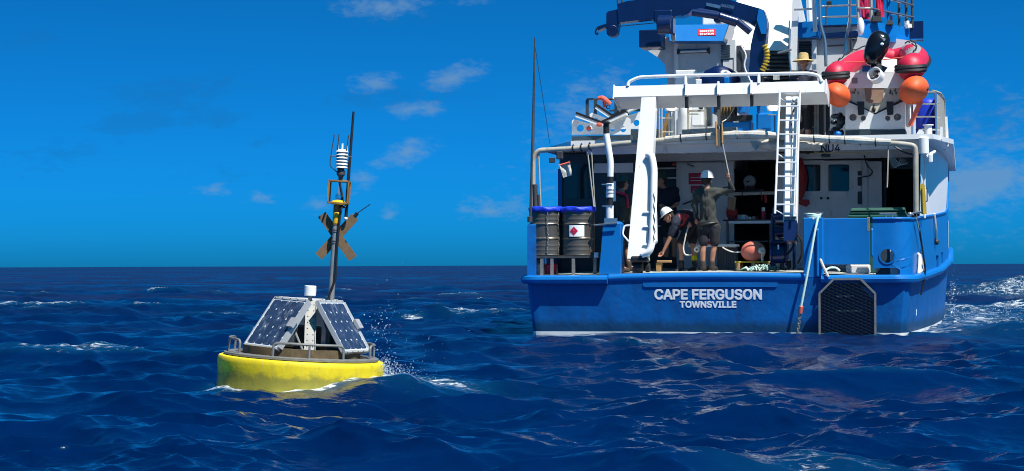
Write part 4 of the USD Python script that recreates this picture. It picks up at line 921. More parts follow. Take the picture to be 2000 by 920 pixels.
for x, yb in ((1676, 38), (1702, 42), (1756, 50), (1770, 52), (1782, 54)):
    R('stanchion', [S(x, yb + 1, np.interp(x, [1674, 1776], [5.0, 6.4])), S(x - 1, -30, np.interp(x, [1674, 1776], [5.0, 6.4]))], .03, 'dark_metal' if x > 1750 else 'pipe_beige')
V.part('rail_equipment', pbox(1614, 1, 1624, 13, 5.4, .15, .02), 'black_rubber')
R('rail_cable', [S(1614, 12, 5.4), S(1613, 50, 5.4)], .014, 'dark_metal')
V.part('aerial_base', MB().rod(S(1772, 52, 6.3), S(1771, 41, 6.3), .05).rod(S(1774, 55, 6.3), S(1773, 48, 6.3), .08), 'ship_white')
# red weather cloths and gear on the bridge wing
def cloth(name, px, y, material, label=None, seed=1, cat=None):
    pts = np.array([S(*q, y) for q in px]); nu, nv = 14, 14; g = []
    for i in range(nu + 1):
        for j in range(nv + 1):
            u, v = i / nu, j / nv
            p = pts[0] * (1 - u) * (1 - v) + pts[1] * u * (1 - v) + pts[2] * u * v + pts[3] * (1 - u) * v
            g.append(p + [0, 0.09 * (meshkit.fbm(np.array([u * 4, v * 1.2, seed]), 3, seed) - .5), 0])
    g = np.array(g); f = []
    for i in range(nu):
        for j in range(nv):
            a = i * (nv + 1) + j; f += [(a, a + nv + 1, a + 1), (a + 1, a + nv + 1, a + nv + 2)]
    g2 = g + [0, .012, 0]; k = len(g); f2 = [tuple(x + k for x in t[::-1]) for t in f]
    c = pts.mean(0)
    t = Thing(name, label, cat, c, SHIP)
    t.part('cloth', MB().add(np.vstack([g, g2]), f + f2), material, smooth=True)
    return t
cloth('weather_cloth', ((1678, -12), (1698, -12), (1698, 38), (1682, 38)), 5.1, 'crimson', 'dark red cloth hung on the bridge wing rail above the inflatable boat', 3, 'cloth')
cloth('rain_jacket', ((1709, -12), (1726, -12), (1727, 34), (1712, 30)), 5.35, 'sign_red', 'bright red jacket hung beside the grey post on the bridge wing', 6, 'jacket')
cloth('blue_towel', ((1731, -12), (1739, -12), (1739, 40), (1732, 40)), 5.7, 'ship_blue', 'narrow bright blue cloth hung on the bridge wing rail', 8, 'cloth')
for nm, lab, px, py, rx, rz, y in (('sea_boot', 'rounded black boot standing on the bridge wing below the red jacket', 1713, 36, .10, .11, 5.25), ('sea_boot', 'smaller black boot standing on the bridge wing below the blue cloth', 1738, 42, .07, .09, 5.7)):
    c = S(px, py + 6, y); t = Thing(nm, lab, 'boot', c, SHIP)
    t.part('foot', MB().hull([c + [-rx, -.05, 0], c + [rx, -.05, 0], c + [-rx, .2, 0], c + [rx, .2, 0], c + [-rx * .7, -.02, rz], c + [rx * .7, -.02, rz], c + [-rx * .7, .15, rz * 1.1], c + [rx * .7, .15, rz * 1.1]]), 'black_rubber')
    t.part('shaft', MB().cyl(c + [0, .1, rz * .9], c + [0, .1, rz * .9 + .12], rx * .75, 14), 'black_rubber')

# ------------------------------------------------------------------ knuckle-boom crane, navy blue
yc_ = 4.2
def plate(px, y, d): return slab(px, y, d)
ck = V.part('crane_column', plate([(1463, 200), (1463, 130), (1466, 90), (1472, 62), (1478, 45), (1470, 38), (1480, 15), (1492, 20), (1498, 40), (1497, 70), (1492, 105), (1488, 140), (1487, 200)], yc_, .42), 'navy')
V.part('column_cheek', plate([(1478, 38), (1482, 17), (1490, 20), (1497, 40), (1496, 66), (1487, 66)], yc_ - .05, .045), 'ship_blue', ck)
V.part('inner_boom', plate([(1482, 16), (1440, 4), (1400, -8), (1330, -14), (1290, -8), (1290, 30), (1330, 32), (1345, 27), (1352, 18), (1370, 16), (1400, 22), (1438, 34), (1462, 44), (1474, 52)], yc_ + .03, .36), 'navy', ck)
V.part('boom_lettering', MB().text('MARINE', S(1421, 15.5, yc_ - .003), np.array([.975, 0, -.22]), np.array([.22, 0, .975]), .062, True, .03, .27), 'letter_pale', ck, smooth=False)
V.part('boom_badge', MB().prism([(S(*q, yc_)[0], S(*q, yc_)[2]) for q in ((1380, 5), (1409, 11), (1406, 17), (1379, 11))], (0, yc_ + .028, 0), (1, 0, 0), (0, 0, 1), .03), 'letter_pale', ck)
V.part('lift_cylinder', MB().cyl(S(1352, 24, yc_ - .1), S(1405, 32, yc_ - .1), .075).cyl(S(1405, 32, yc_ - .1), S(1440, 44, yc_ - .05), .10).cyl(S(1436, 38, yc_ - .05), S(1466, 63, yc_), .075).box(S(1394, 44, yc_ - .15), S(1412, 34, yc_ + .1), .03), 'navy', ck)
V.part('outer_boom', plate([(1205, 8), (1225, 2), (1310, -8), (1330, -10), (1330, 30), (1300, 34), (1225, 42), (1208, 44)], yc_ - .08, .30), 'navy', ck)
V.part('boom_head', plate([(1184, 26), (1188, 22), (1207, 18), (1209, 44), (1205, 66), (1200, 71), (1190, 71), (1185, 66), (1184, 52), (1168, 60), (1166, 52), (1172, 50), (1184, 46)], yc_ - .06, .24), 'navy', ck)
V.part('boom_hook', MB().tube([S(1166, 54, yc_), S(1163, 61, yc_), S(1163.5, 66, yc_), S(1166.5, 67.5, yc_), S(1168, 64, yc_)], .02, 8), 'dark_metal', ck)
V.part('head_sheave', MB().cyl(S(1196, 60, yc_ - .12), S(1196, 60, yc_ + .22), .12), 'navy', ck)
V.part('boom_winch', MB().cyl(S(1285, 48, yc_ - .15), S(1312, 48, yc_ - .15), .20, 24).box(S(1276, 44, yc_ - .1), S(1318, 22, yc_ + .25), .03).box(S(1308, 66, yc_ - .2), S(1320, 36, yc_ + .2), .03), 'navy', ck)
V.part('winch_line', MB().rod(S(1205, 52, yc_), S(1278, 45, yc_), .010, 6), 'dark_metal', ck)
V.part('boom_fittings', MB().rod(S(1207, 12, yc_ - .05), S(1206, -6, yc_ - .05), .02).rod(S(1215, 12, yc_ - .05), S(1215, -6, yc_ - .05), .02), 'dark_metal', ck)
V.part('crane_controls', pbox(1438, 88, 1450, 140, yc_ - .1, .3, .02), 'dark_metal', ck)
V.part('control_cable', MB().tube(bend([S(1448, 90, yc_ - .15), S(1459, 108, yc_ - .15), S(1452, 128, yc_ - .15), S(1462, 150, yc_ - .15), S(1468, 165, yc_ - .15)], .2), .018, 6), 'wall_white', ck)
hs = bend([S(1494, 88, yc_ - .05), S(1499, 104, yc_ - .05), S(1497, 122, yc_ - .05), S(1489, 138, yc_ - .05)], .3, 10)
hs = [hs[0] + (hs[-1] - hs[0]) * 0] + hs[1:]
d = np.cumsum([0] + [np.linalg.norm(b - a) for a, b in zip(hs, hs[1:])]); tt = np.linspace(0, d[-1], 60); hp_ = np.stack([np.interp(tt, d, np.array(hs)[:, k]) for k in range(3)], 1)
V.part('corrugated_hose', MB().tube(hp_, .052 + .012 * np.sign(np.sin(tt * 95)), 10), 'dull_yellow', ck)

# ------------------------------------------------------------------ working gear on the upper deck
# floodlights under the gantry: a lit lamp each
paint('boat_grey', (0.26, 0.27, 0.28), rough=0.6, wear=0.12, scale=4)
paint('lamp_lit', (1.0, 0.97, 0.9), rough=0.4, wear=0.0, emission=9.0)
for x0, x1, yy, gx in ((1296, 1327, 2.4, 1312), (1496, 1520, 2.4, 1511)):
    fl = V.part('floodlight', MB().hull([S(x0, 203, yy), S(x1, 203, yy), S(x0 + 3, 217, yy + .1), S(x1 - 1, 217, yy + .1), S(x0, 203, yy + .25), S(x1, 203, yy + .25)]), 'boat_grey')
    V.part('flood_hood', pbox(x0 - 4, 191, x1 + 1, 203.5, yy - .04, .3, .02), 'dark_panel', fl)
    V.part('flood_lens', MB().ball(S(gx, 210, yy - .0), (.10, .06, .06), 2), 'lamp_lit', fl)
R2 = lambda name, px, y, r=.018, m='pipe_beige': V.part(name, MB().tube([S(a, b, y) for a, b in px], r, 8), m)
for x in (1287, 1292, 1306): R2('deck_rail_post', ((x, 192), (x + 1, 300)), 2.3 if x < 1300 else 2.6)
for py in (231, 258): V.part('deck_rail', MB().rod(S(1287, py, 2.3), S(1314, py, 2.6), .012), 'pipe_beige')
V.part('vent_pillar', pbox(1311, 218, 1317, 300, 3.2, .1), 'ship_white')
V.part('vent_pillar', pbox(1321, 200, 1328, 300, 3.4, .1), 'ship_white')
V.part('vent_cowl', MB().tube([S(1332, 192, 3.2), S(1338, 200, 3.1), S(1337, 228, 3.1), S(1333, 300, 3.2)], [.10, .16, .14, .1], 14), 'wall_white')
V.part('davit_brace', MB().beam(S(1304, 222, 3.6), S(1292, 300, 3.6), .08, .06, (0, 1, 0)), 'mast_brown')
dc = V.part('deck_frame', MB().beam(S(1344, 190, 2.8), S(1344, 300, 2.8), .04, .04, (0, 1, 0)).beam(S(1377, 212, 2.8), S(1380, 260, 2.8), .04, .04, (0, 1, 0)).beam(S(1344, 217, 2.8), S(1376, 216, 2.8), .05, .04).beam(S(1344, 223, 2.8), S(1364, 223, 2.8), .03, .03), 'pipe_beige')
V.part('white_locker', pbox(1350, 190, 1372, 246, 3.3, .3, .02), 'wall_white')
V.part('locker_panel', pbox(1370, 190, 1388, 246, 3.6, .3, .02), 'dark_panel')
V.part('frame_controls', pbox(1364, 200, 1372, 213, 2.75, .12, .02), 'black_rubber', dc)
V.part('timber_beam', MB().beam(S(1333, 258, 1.9), S(1439, 252.5, 1.9), .2, .085), 'tarp_beige')
# blue trawl winch
tw = V.part('trawl_winch', MB().box(S(1390, 200, 3.0), S(1399, 225, 3.5), .02).box(S(1439, 222, 2.9), S(1463, 190, 3.6), .03).box(S(1478, 222, 2.9), S(1492, 190, 3.6), .03).box(S(1405, 275, 3.0), S(1472, 238, 3.5), .03).box(S(1477, 275, 2.9), S(1515, 223, 3.4), .04), 'ship_blue')
dr = V.part('winch_spool', MB().cyl(S(1400, 210, 3.3), S(1438, 208, 3.3), .20, 24), 'rusty_deck', tw)
for k in range(6): V.part('spool_wire', MB().lathe([(.20, -.02), (.215, 0), (.20, .02)], S(1404 + 6 * k, 210 - .3 * k, 3.3), (1, 0, .05), 20), 'mast_brown', dr)
V.part('winch_plate', MB().box(S(1403, 237, 2.95), S(1470, 225, 3.0)), 'black_rubber', tw)
V.part('maker_plate', pbox(1432, 235, 1443, 239, 2.97, .02), 'letter_white', tw)
V.part('valve_block', MB().box(S(1396, 222, 2.6), S(1408, 190, 2.8), .03).ball(S(1404, 205, 2.55), (.06,) * 3, 1).ball(S(1400, 198, 2.55), (.05,) * 3, 1).ball(S(1408, 196, 2.55), (.05,) * 3, 1), 'dark_panel', tw)
for px, py in ((1447, 197), (1478, 195), (1483, 201)): V.part('blue_valve', MB().ball(S(px, py, 2.85), (.07, .06, .06), 1), 'ship_blue', tw)
V.part('winch_rails', MB().rod(S(1500, 224, 2.8), S(1516, 224, 2.8), .012).rod(S(1478, 253, 2.8), S(1495, 254, 2.8), .012), 'stainless', tw)
# dark rack between the winch and the inflatable boat
rk = MB()
for x in (1562, 1576, 1592, 1597, 1611): rk.beam(S(x, 190, 3.0), S(x, 300, 3.0), .04, .04, (0, 1, 0))
for py in (221, 248): rk.beam(S(1562, py, 3.0), S(1592, py, 3.0), .03, .03)
V.part('gear_rack', rk, 'pipe_beige')
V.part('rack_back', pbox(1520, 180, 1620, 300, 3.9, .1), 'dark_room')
gm = MB()
rr_ = np.random.default_rng(5)
for k in range(16): gm.ball(S(1622 + rr_.uniform(0, 26), 225 + rr_.uniform(0, 42), 2.6 + rr_.uniform(0, .5)), rr_.uniform(.04, .1, 3), 1)
V.part('rope_gear', gm, 'dark_panel')
V.part('blue_pot', MB().ball(S(1636, 262, 2.4), (.09, .09, .07), 2), 'ship_blue')
V.part('straw_board', pbox(1510, 145, 1522, 156, 3.5, .05), 'tarp_beige')
# starboard rail with its stanchions, on the upper deck's edge
for pts, r in ((((1786, 181), (1826, 180)), .022), (((1786, 203), (1836, 203)), .016), (((1786, 228), (1836, 228)), .016), (((1800, 253), (1836, 253)), .016)):
    R2('side_rail', pts, 2.2, r, 'stainless')
for a, b, y0, y1, r in ((1827, 1829, 178, 272, .02), (1781, 1782, 190, 268, .02)): R2('side_stanchion', ((a, y0), (b, y1)), 2.2, r, 'stainless')
curve = bend([S(1822, 178, 2.2), S(1836, 182, 3.2), S(1844, 195, 4.4), S(1845, 292, 4.6)], .3, 6)
V.part('side_rail', MB().tube(curve, .03, 8), 'pipe_beige')
mesh_ = MB().hull([S(1830, 184, 2.35), S(1844, 198, 4.4), S(1830, 275, 2.35), S(1844, 288, 4.4), S(1831, 184, 2.36), S(1845, 198, 4.41), S(1831, 275, 2.36), S(1845, 288, 4.41)])
V.part('wind_screen', mesh_, 'pipe_beige')
for a, b, y0, y1 in ((1848, 1851, 228, 286), (1839, 1839, 248, 272)): V.part('side_post', MB().beam(S(a, y0, 2.6 if a > 1845 else 1.9), S(b, y1, 2.6 if a > 1845 else 1.9), .05, .05, (0, 1, 0)), 'ship_white')
V.part('white_board', pbox(1776, 178, 1786, 232, 2.9, .04), 'ship_white')
# boat chocks on the port side: perforated plates with a padded V
def chock(y, x0, x1, yt, yb, xm, ym, xl, yl, xr, yr, holes):
    pts = [S(*q, y) for q in ((x0, yb), (x0, yt + 3), (x0 + 4, yt), (xm, ym + 4), (x1 - 5, yt - 4), (x1, yt), (x1, yb))]
    po = Polygon([(p[0], p[2]) for p in pts])
    for hx, hy, hr in holes:
        h = S(hx, hy, y); po = po.difference(shapely.Point(h[0], h[2]).buffer(hr * (y + 36.6) / F_PX))
    c = V.part('boat_chock', MB().prism(po, (0, y, 0), (1, 0, 0), (0, 0, 1), -.04), 'ship_white')
    m = S(xm, ym, y)
    for ex, ey2 in ((xl, yl), (xr, yr)):
        e_ = S(ex, ey2, y)
        V.part('chock_channel', MB().beam(m, e_, .22, .07, (0, 0, 1)), 'wall_white', c)
        V.part('chock_pad', MB().beam(m + [0, 0, .05], e_ + [0, 0, .05], .24, .045, (0, 0, 1)), 'black_rubber', c)
    return c
c1 = chock(2.4, 1117, 1231, 233, 263, 1176, 244, 1127, 226, 1224, 222, ((1133, 250, 7), (1151, 251, 6), (1196, 252, 5), (1217, 252, 6)))
c2 = chock(4.0, 1152, 1262, 220, 252, 1197, 231, 1166, 210, 1250, 206, ((1163, 236, 6), (1243, 240, 6)))
V.part('chock_base', pbox(1117, 264, 1231, 279, 2.38, .3), 'dark_panel', c1)
V.part('chock_base', pbox(1228, 252, 1290, 300, 3.9, .3), 'dark_panel', c2)
V.part('chock_tags', MB().ball(S(1171, 243, 2.3), (.07, .03, .05), 1).ball(S(1150, 251, 2.42), (.05, .03, .05), 1), 'orange_rag', c1)
for a, b in (((1147, 195), (1147, 232)), ((1163, 194), (1163, 230)), ((1203, 190), (1203, 240)), ((1226, 204), (1226, 240))):
    V.part('port_stanchion', MB().beam(S(*a, 4.6), S(*b, 4.6), .06, .06, (0, 1, 0)), 'dark_panel')
for a, b in (((1146, 194), (1232, 193)), ((1200, 202), (1262, 208)), ((1190, 216), (1262, 215))):
    V.part('port_rail', MB().rod(S(*a, 4.6), S(*b, 4.6), .022), 'dark_panel')

# ------------------------------------------------------------------ inflatable boat on its cradle
paint('boat_red', (0.50, 0.010, 0.045), rough=0.5, wear=0.15, scale=3, wear_color=(0.38, 0.06, 0.08), wear_at=(0.55, 0.75), wear_amount=0.6)
paint('boat_cream', (0.62, 0.58, 0.46), rough=0.5, wear=0.1, scale=4, wear_color=(0.36, 0.28, 0.14), wear_at=(0.5, 0.7), wear_amount=0.5)
paint('float_orange', (0.72, 0.10, 0.022), rough=0.6, wear=0.2, scale=4)
paint('engine_black', (0.006, 0.007, 0.010), rough=0.14, wear=0.1)
paint('brown_pad', (0.30, 0.19, 0.13), rough=0.8, wear=0.2, scale=8)
paint('cover_blue', (0.006, 0.04, 0.55), rough=0.5, wear=0.12, scale=4, bump=0.2)
paint('drum_steel', (0.15, 0.13, 0.108), rough=0.35, metal=0.55, wear=0.2, scale=3, wear_color=(0.10, 0.07, 0.05), wear_at=(0.55, 0.75), wear_amount=0.5)
paint('bin_green', (0.010, 0.085, 0.055), rough=0.5, wear=0.15, scale=4)
paint('skin', (0.42, 0.20, 0.125), rough=0.55, wear=0.08, scale=10)
paint('shirt_green', (0.038, 0.042, 0.036), rough=0.9, wear=0.25, scale=7, bump=0.5)
paint('shirt_navy', (0.012, 0.016, 0.035), rough=0.9, wear=0.2, scale=7, bump=0.5)
paint('shorts_dark', (0.014, 0.014, 0.020), rough=0.9, wear=0.2, scale=7, bump=0.5)
paint('helmet_white', (0.78, 0.78, 0.77), rough=0.35, wear=0.03)
paint('helmet_green', (0.012, 0.06, 0.045), rough=0.4, wear=0.08)
paint('vest_red', (0.40, 0.03, 0.03), rough=0.7, wear=0.15, scale=6)
paint('boot_brown', (0.045, 0.03, 0.025), rough=0.7, wear=0.25)
paint('hair_brown', (0.035, 0.02, 0.012), rough=0.8, wear=0.2, scale=20)
paint('straw', (0.50, 0.36, 0.15), rough=0.85, wear=0.2, scale=14, bump=0.5)
paint('float_pink', (0.60, 0.15, 0.10), rough=0.55, wear=0.1, scale=4, wear_color=(0.3, .12, .08), wear_at=(.55, .75), wear_amount=.5)
paint('rope_pale', (0.60, 0.80, 0.68), rough=0.8, wear=0.15, scale=30)
paint('rope_white', (0.62, 0.58, 0.5), rough=0.85, wear=0.2, scale=20)
paint('net_green', (0.06, 0.12, 0.09), rough=0.9, wear=0.4, scale=20)
paint('wood', (0.36, 0.20, 0.08), rough=0.8, wear=0.2, scale=6)
paint('crate_grey', (0.11, 0.13, 0.15), rough=0.6, wear=0.15)
paint('sock_yellow', (0.6, 0.55, 0.02), rough=0.9, wear=0.1)

def inflatable():
    y0 = 2.2
    base = S(1708, 252, y0)
    t = Thing('inflatable_boat', 'red inflatable boat with a black outboard, sitting on a white cradle', 'boat', base, SHIP)
    TL, TR = S(1633, 146, y0), S(1779, 133, y0)
    mid = (TL + TR) / 2
    bow = mid + [0.30, 3.5, 0.62]
    def side(a, s):
        f = np.array([0.12, 3.5, 0.66])
        pts = [a, a + f * .3 + [0.02 * s, 0, -.02], a + f * .6 + [0.0, 0, 0], a + f * .82 + [-.18 * s, 0, .06], bow + [0.28 * s, -.12, .04], bow]
        return bend(pts, .5, 6)
    for s, a, lab in ((-1, TL, 'port'), (1, TR, 'starboard')):
        p = side(a, s); d = (p[1] - p[0]) / np.linalg.norm(p[1] - p[0]); r = .232 if s < 0 else .262
        tail = [a - d * .25 * k for k in (1.0, .8, .5, .22)]
        tb = t.part('side_tube', MB().tube(tail + p, [r * .18, r * .62, r * .88, r * .98] + list(np.linspace(r, r * .78, len(p))), 24), 'boat_red')
        # rubbing strake round the tube's tail, and a grey upper panel along the tube
        bd = MB()
        for dz in (-.035, .03):
            u = np.array([1.0, 0, 0]); w = np.cross(u, d)
            c = a - d * .08
            bd.tube([c + r * 1.0 * (u * math.cos(g) + d * -math.sin(g) * .62) + w * 0 + [0, 0, dz] for g in np.radians(np.linspace(0, 180, 18))], .05, 8)
        bd.tube([q + [s * r * (.99 - .1 * i / len(p)), 0, -.0] for i, q in enumerate(p[:-6])], .04, 8)
        t.part('rubbing_strake', bd, 'black_rubber', tb)
        gp = MB(); rings = []
        for i, q in enumerate(p[1:-2]):
            rr = np.interp(i + 1, [0, len(p)], [r, r * .78]) + .006
            rings.append([q + [math.cos(g) * rr, 0, math.sin(g) * rr] for g in np.radians(np.linspace(80, 170, 8) if s < 0 else np.linspace(70, 150, 8))])
        gp.loft(rings, closed=False, cap=False)
        t.part('grey_panel', gp, 'boat_grey', tb)
        gl = [q + [0, 0, r * 1.06 + .02 * math.sin(i * 1.3)] for i, q in enumerate(p[1:-2])]
        t.part('grab_line', MB().tube(gl, .014, 6), 'black_rubber', tb)
    # deck floor, transom, V bottom
    f = np.array([0.12, 3.0, .56])
    q = lambda px, py, dy=0.0: S(px, py, y0 + .25 + dy)
    t.part('transom', slab([(1653, 172), (1655, 140), (1690, 144), (1696, 150), (1722, 150), (1728, 142), (1768, 138), (1766, 172)], y0 + .22, .06), 'wall_white')
    hullp = [q(1662, 172), q(1752, 170), q(1768, 190), q(1740, 206), q(1709, 222), q(1678, 208), q(1650, 194)]
    hc = [p + f * .55 for p in hullp]; nose = bow + [0, -.6, -.50]
    t.part('boat_bottom', MB().hull(hullp + hc + [nose, TL + f * .7 - [-.1, 0, .34], TR + f * .7 - [.1, 0, .34]]), 'boat_cream')
    t.part('keel_edge', MB().tube([q(1648, 194, -.02), q(1678, 209, -.02), q(1709, 223.5, -.02), q(1741, 208, -.02), q(1771, 192, -.02)], .03, 8), 'black_rubber')
    t.part('transom_pad', slab([(1688, 170), (1727, 170), (1724, 196), (1718, 201), (1697, 201), (1691, 196)], y0 + .23, .018), 'brown_pad')
    t.part('drain_plug', MB().ball(S(1707, 214, y0 + .24), (.035, .03, .05), 1).ball(S(1707, 206, y0 + .24), (.018, .03, .018), 1), 'black_rubber')
    sc = MB(); r_ = np.random.default_rng(3)
    for k in range(14):
        px = r_.choice([r_.uniform(1662, 1680), r_.uniform(1734, 1752)]); py = r_.uniform(172, 184); sc.box(S(px, py + r_.uniform(2, 5), y0 + .23), S(px + r_.uniform(1, 3), py, y0 + .26))
    t.part('hull_fittings', sc, 'dark_metal')
    t.part('maker_label', slab(rect(1664, 152, 1675, 163), y0 + .21, .01).prism([(0, 0), (.001, 0), (0, .001)], S(1664, 163, y0 + .21), (1, 0, 0), (0, 0, 1), .001), 'boat_grey')
    t.part('console', MB().hull([S(1722, 140, y0 + .8), S(1752, 140, y0 + .8), S(1722, 112, y0 + .9), S(1752, 116, y0 + .9), S(1722, 140, y0 + 1.3), S(1752, 140, y0 + 1.3), S(1728, 112, y0 + 1.3), S(1750, 116, y0 + 1.3)]), 'ship_white')
    t.part('seat', MB().hull([S(1684, 140, y0 + .9), S(1700, 140, y0 + .9), S(1684, 128, y0 + .9), S(1700, 128, y0 + .9), S(1684, 140, y0 + 1.3), S(1700, 128, y0 + 1.3)]), 'navy')
    # crossing red line
    t.part('lashing_line', MB().tube(sag(S(1646, 122, y0 + .6), S(1798, 106, y0 + .6), .03), .012, 6), 'orange_rag')
    # outboard motor, tilted up
    ye = y0 - .12
    C = [S(1724, 66, ye), S(1711, 92, ye), S(1699, 124, ye), S(1702, 130, ye)]
    en = trimesh.creation.icosphere(3); v = en.vertices
    ax = (C[0] - C[2]); L = np.linalg.norm(ax); ax /= L; sx = np.array([ax[2], 0, -ax[0]])
    k = np.sign(v) * np.abs(v) ** .8
    wdt = .215 * (1 + .12 * k[:, 2])
    en.vertices = (C[0] + C[2]) / 2 + k[:, :1] * sx * wdt[:, None] + k[:, 1:2] * np.array([0, .24, 0]) + k[:, 2:] * ax * (L * .56)
    cw = t.part('engine_cowl', MB().tm(en), 'engine_black', smooth=True)
    t.part('cowl_badge', MB().ball(S(1723, 86, ye - .24), (.035, .012, .025), 2), 'letter_white', cw)
    t.part('cowl_stripe', MB().beam(S(1718, 74, ye - .20), S(1729, 78, ye - .205), .05, .018, (0, 1, 0)), 'boat_grey', cw)
    t.part('engine_leg', MB().hull([S(1698, 112, ye - .1), S(1722, 116, ye - .1), S(1702, 138, ye), S(1722, 142, ye), S(1698, 112, ye + .2), S(1722, 116, ye + .2), S(1702, 138, ye + .2), S(1722, 142, ye + .2)]).hull([S(1715, 124, ye), S(1734, 132, ye), S(1726, 142, ye), S(1706, 136, ye), S(1715, 124, ye + .14), S(1734, 132, ye + .14), S(1726, 142, ye + .14), S(1706, 136, ye + .14)]), 'engine_black')
    pc = S(1713, 150, ye - .05); axp = np.array([-.35, -.9, .35])
    pg = t.part('propeller_guard', MB().lathe([(.125, -.02), (.145, -.02), (.145, .15), (.125, .15), (.125, -.02)], pc, axp, 28), 'ship_white')
    pr = MB().cyl(pc - axp * .05, pc + axp * .12, .04)
    axn = axp / np.linalg.norm(axp); u = np.cross(axn, [0, 0, 1.0]); u /= np.linalg.norm(u); w = np.cross(axn, u)
    for kk in range(3):
        g = 2 * math.pi * kk / 3 + .4; e = u * math.cos(g) + w * math.sin(g); e2 = u * -math.sin(g) + w * math.cos(g)
        pr.hull([pc + e * .03 + axn * .02, pc + e * .13 + e2 * .05 + axn * .05, pc + e * .14 - e2 * .03, pc + e * .03 + e2 * .03 + axn * .05, pc + e * .09 + e2 * .06 + axn * .055])
    t.part('propeller', pr, 'dark_metal')
inflatable()
# orange floats strapped below the tubes
for (px, py, rx, rz, sd), lab in (((1636, 185, 23, 23, -1), 'orange float with a black strap below the boat tube nearer the gantry'), ((1785, 176, 26, 26, 1), 'orange float with a black strap below the boat tube nearer the blue cover')):
    c = S(px, py, 2.15); r = rx / 93.0
    t = Thing('orange_float', lab, 'float', c, SHIP)
    el = trimesh.creation.icosphere(3); v = el.vertices.copy(); v[:, 0] *= 1 + .0 * v[:, 2]; tz = v[:, 2] * .35 * -sd + v[:, 0]
    el.vertices = c + np.stack([v[:, 0] * r + sd * v[:, 2] * r * .15, v[:, 1] * r * 1.9, v[:, 2] * r * .98], 1)
    t.part('body', MB().tm(el), 'float_orange', smooth=True)
    t.part('strap', MB().beam(S(px + sd * rx * 1.0, py - 1 if sd > 0 else py + 4, 2.0), S(px + sd * rx * .0, py + (3 if sd > 0 else 0), 1.72), .11, .05, (0, .7, .7)), 'black_rubber')
# cradle under the boat
ct = Thing('boat_cradle', 'white cradle with round holes under the red inflatable boat', 'cradle', S(1709, 270, 2.3), SHIP)
po = Polygon([(p[0], p[2]) for p in (S(*q, 2.4) for q in ((1651, 252), (1651, 197), (1680, 209), (1709, 224), (1740, 209), (1768, 197), (1768, 252)))])
hol = ((1666, 229, 7), (1686, 231, 5), (1734, 231, 5), (1753, 228.5, 7))
for hx, hy, hr in hol: po = po.difference(shapely.Point(*S(hx, hy, 2.4)[[0, 2]]).buffer(hr / 98))
plate_ = ct.part('cradle_plate', MB().prism(po, (0, 2.4, 0), (1, 0, 0), (0, 0, 1), -.05), 'ship_white')
ct.part('cradle_back', slab(rect(1652, 205, 1766, 252), 3.1, .05), 'wall_white')
ct.part('cradle_base', pbox(1651, 252, 1768, 275, 2.38, .9), 'dark_panel')
for px in (1681, 1738): ct.part('roller_pad', MB().hull([S(px - 7, 198, 2.2), S(px + 7, 198, 2.2), S(px - 5, 225, 2.2), S(px + 7, 224, 2.2), S(px - 7, 198, 2.34), S(px + 7, 198, 2.34), S(px - 5, 225, 2.34), S(px + 7, 224, 2.34)]), 'black_rubber')
ct.part('cradle_side', pbox(1769, 198, 1776, 245, 2.5, .5), 'wall_white')
t = Thing('lashing_strap', 'red webbing strap running down from the inflatable boat to the deck', 'strap', S(1776, 246, 2.1), SHIP)
t.part('webbing', MB().beam(S(1799, 196, 2.1), S(1777, 246, 2.1), .09, .012, (0, 1, 0)), 'orange_rag')
t = Thing('covered_barrel', 'bright blue covered barrel behind the starboard rail', 'barrel', S(1809, 272, 2.9), SHIP)
a, b = S(1788, 275, 2.9), S(1833, 190, 2.9); cx = (a[0] + b[0]) / 2; r = (b[0] - a[0]) / 2; h = b[2] - a[2]
bar = trimesh.creation.revolve([(0.001, 0), (r, 0), (r * .98, h * .3), (r, h * .6), (r * .98, h * .86), (r * .88, h * .94), (r * .5, h), (0.001, h * 1.01)], sections=48)
bar.vertices += (meshkit.fbm(bar.vertices * [5, 5, 1.2], 3, 4)[:, None] - .5) * .06 * np.array([1, 1, .3]); bar.vertices += [cx, 2.9 + r, a[2]]
t.part('cover', MB().tm(bar), 'cover_blue', smooth=True)
t.part('tie_cord', MB().lathe([(r * 1.0, -.01), (r * 1.02, 0), (r * 1.0, .01)], (cx, 2.9 + r, a[2] + h * .28), n=30), 'dark_metal')

# ------------------------------------------------------------------ drums on their rack
rt = Thing('drum_rack', 'galvanised rack on the port stern corner holding two drums', 'rack', S(1100, 536, .6), SHIP)
x0, x1 = S(1036, 500, .35)[0], S(1168, 500, .35)[0]; zt = S(1100, 499, .35)[2]; zb = 1.08
rt.part('rack_frame', MB().box((x0, .33, zt - .05), (x1, .37, zt)).box((x0, .93, zt - .05), (x1, .97, zt)).box((x0, .3701, zt - .05), (x0 + .04, .9299, zt)).box((x1 - .04, .3701, zt - .05), (x1, .9299, zt)), 'dark_metal')
for px in (1040, 1058, 1078, 1120, 1162): rt.part('rack_leg', MB().box((S(px - 3, 500, .35)[0], .335, zb), (S(px + 3, 500, .35)[0], .365, zt - .0505)), 'galvanised_steel')
for px in (1040, 1162): rt.part('rack_leg', MB().box((S(px - 3, 500, .35)[0], .935, zb), (S(px + 3, 500, .35)[0], .965, zt - .0505)), 'galvanised_steel')
rt.part('rack_rail', MB().box((x0, .345, zb + .02), (x1, .355, zb + .05)), 'dark_metal')
rt.part('rack_tray', MB().box((x0 + .05, .38, zt - .03), (x1 - .05, .92, zt - .005)), 'dark_metal')
rt.part('corner_fitting', MB().box(S(1160, 503, .30), S(1169, 493, .33), .005), 'ship_white')
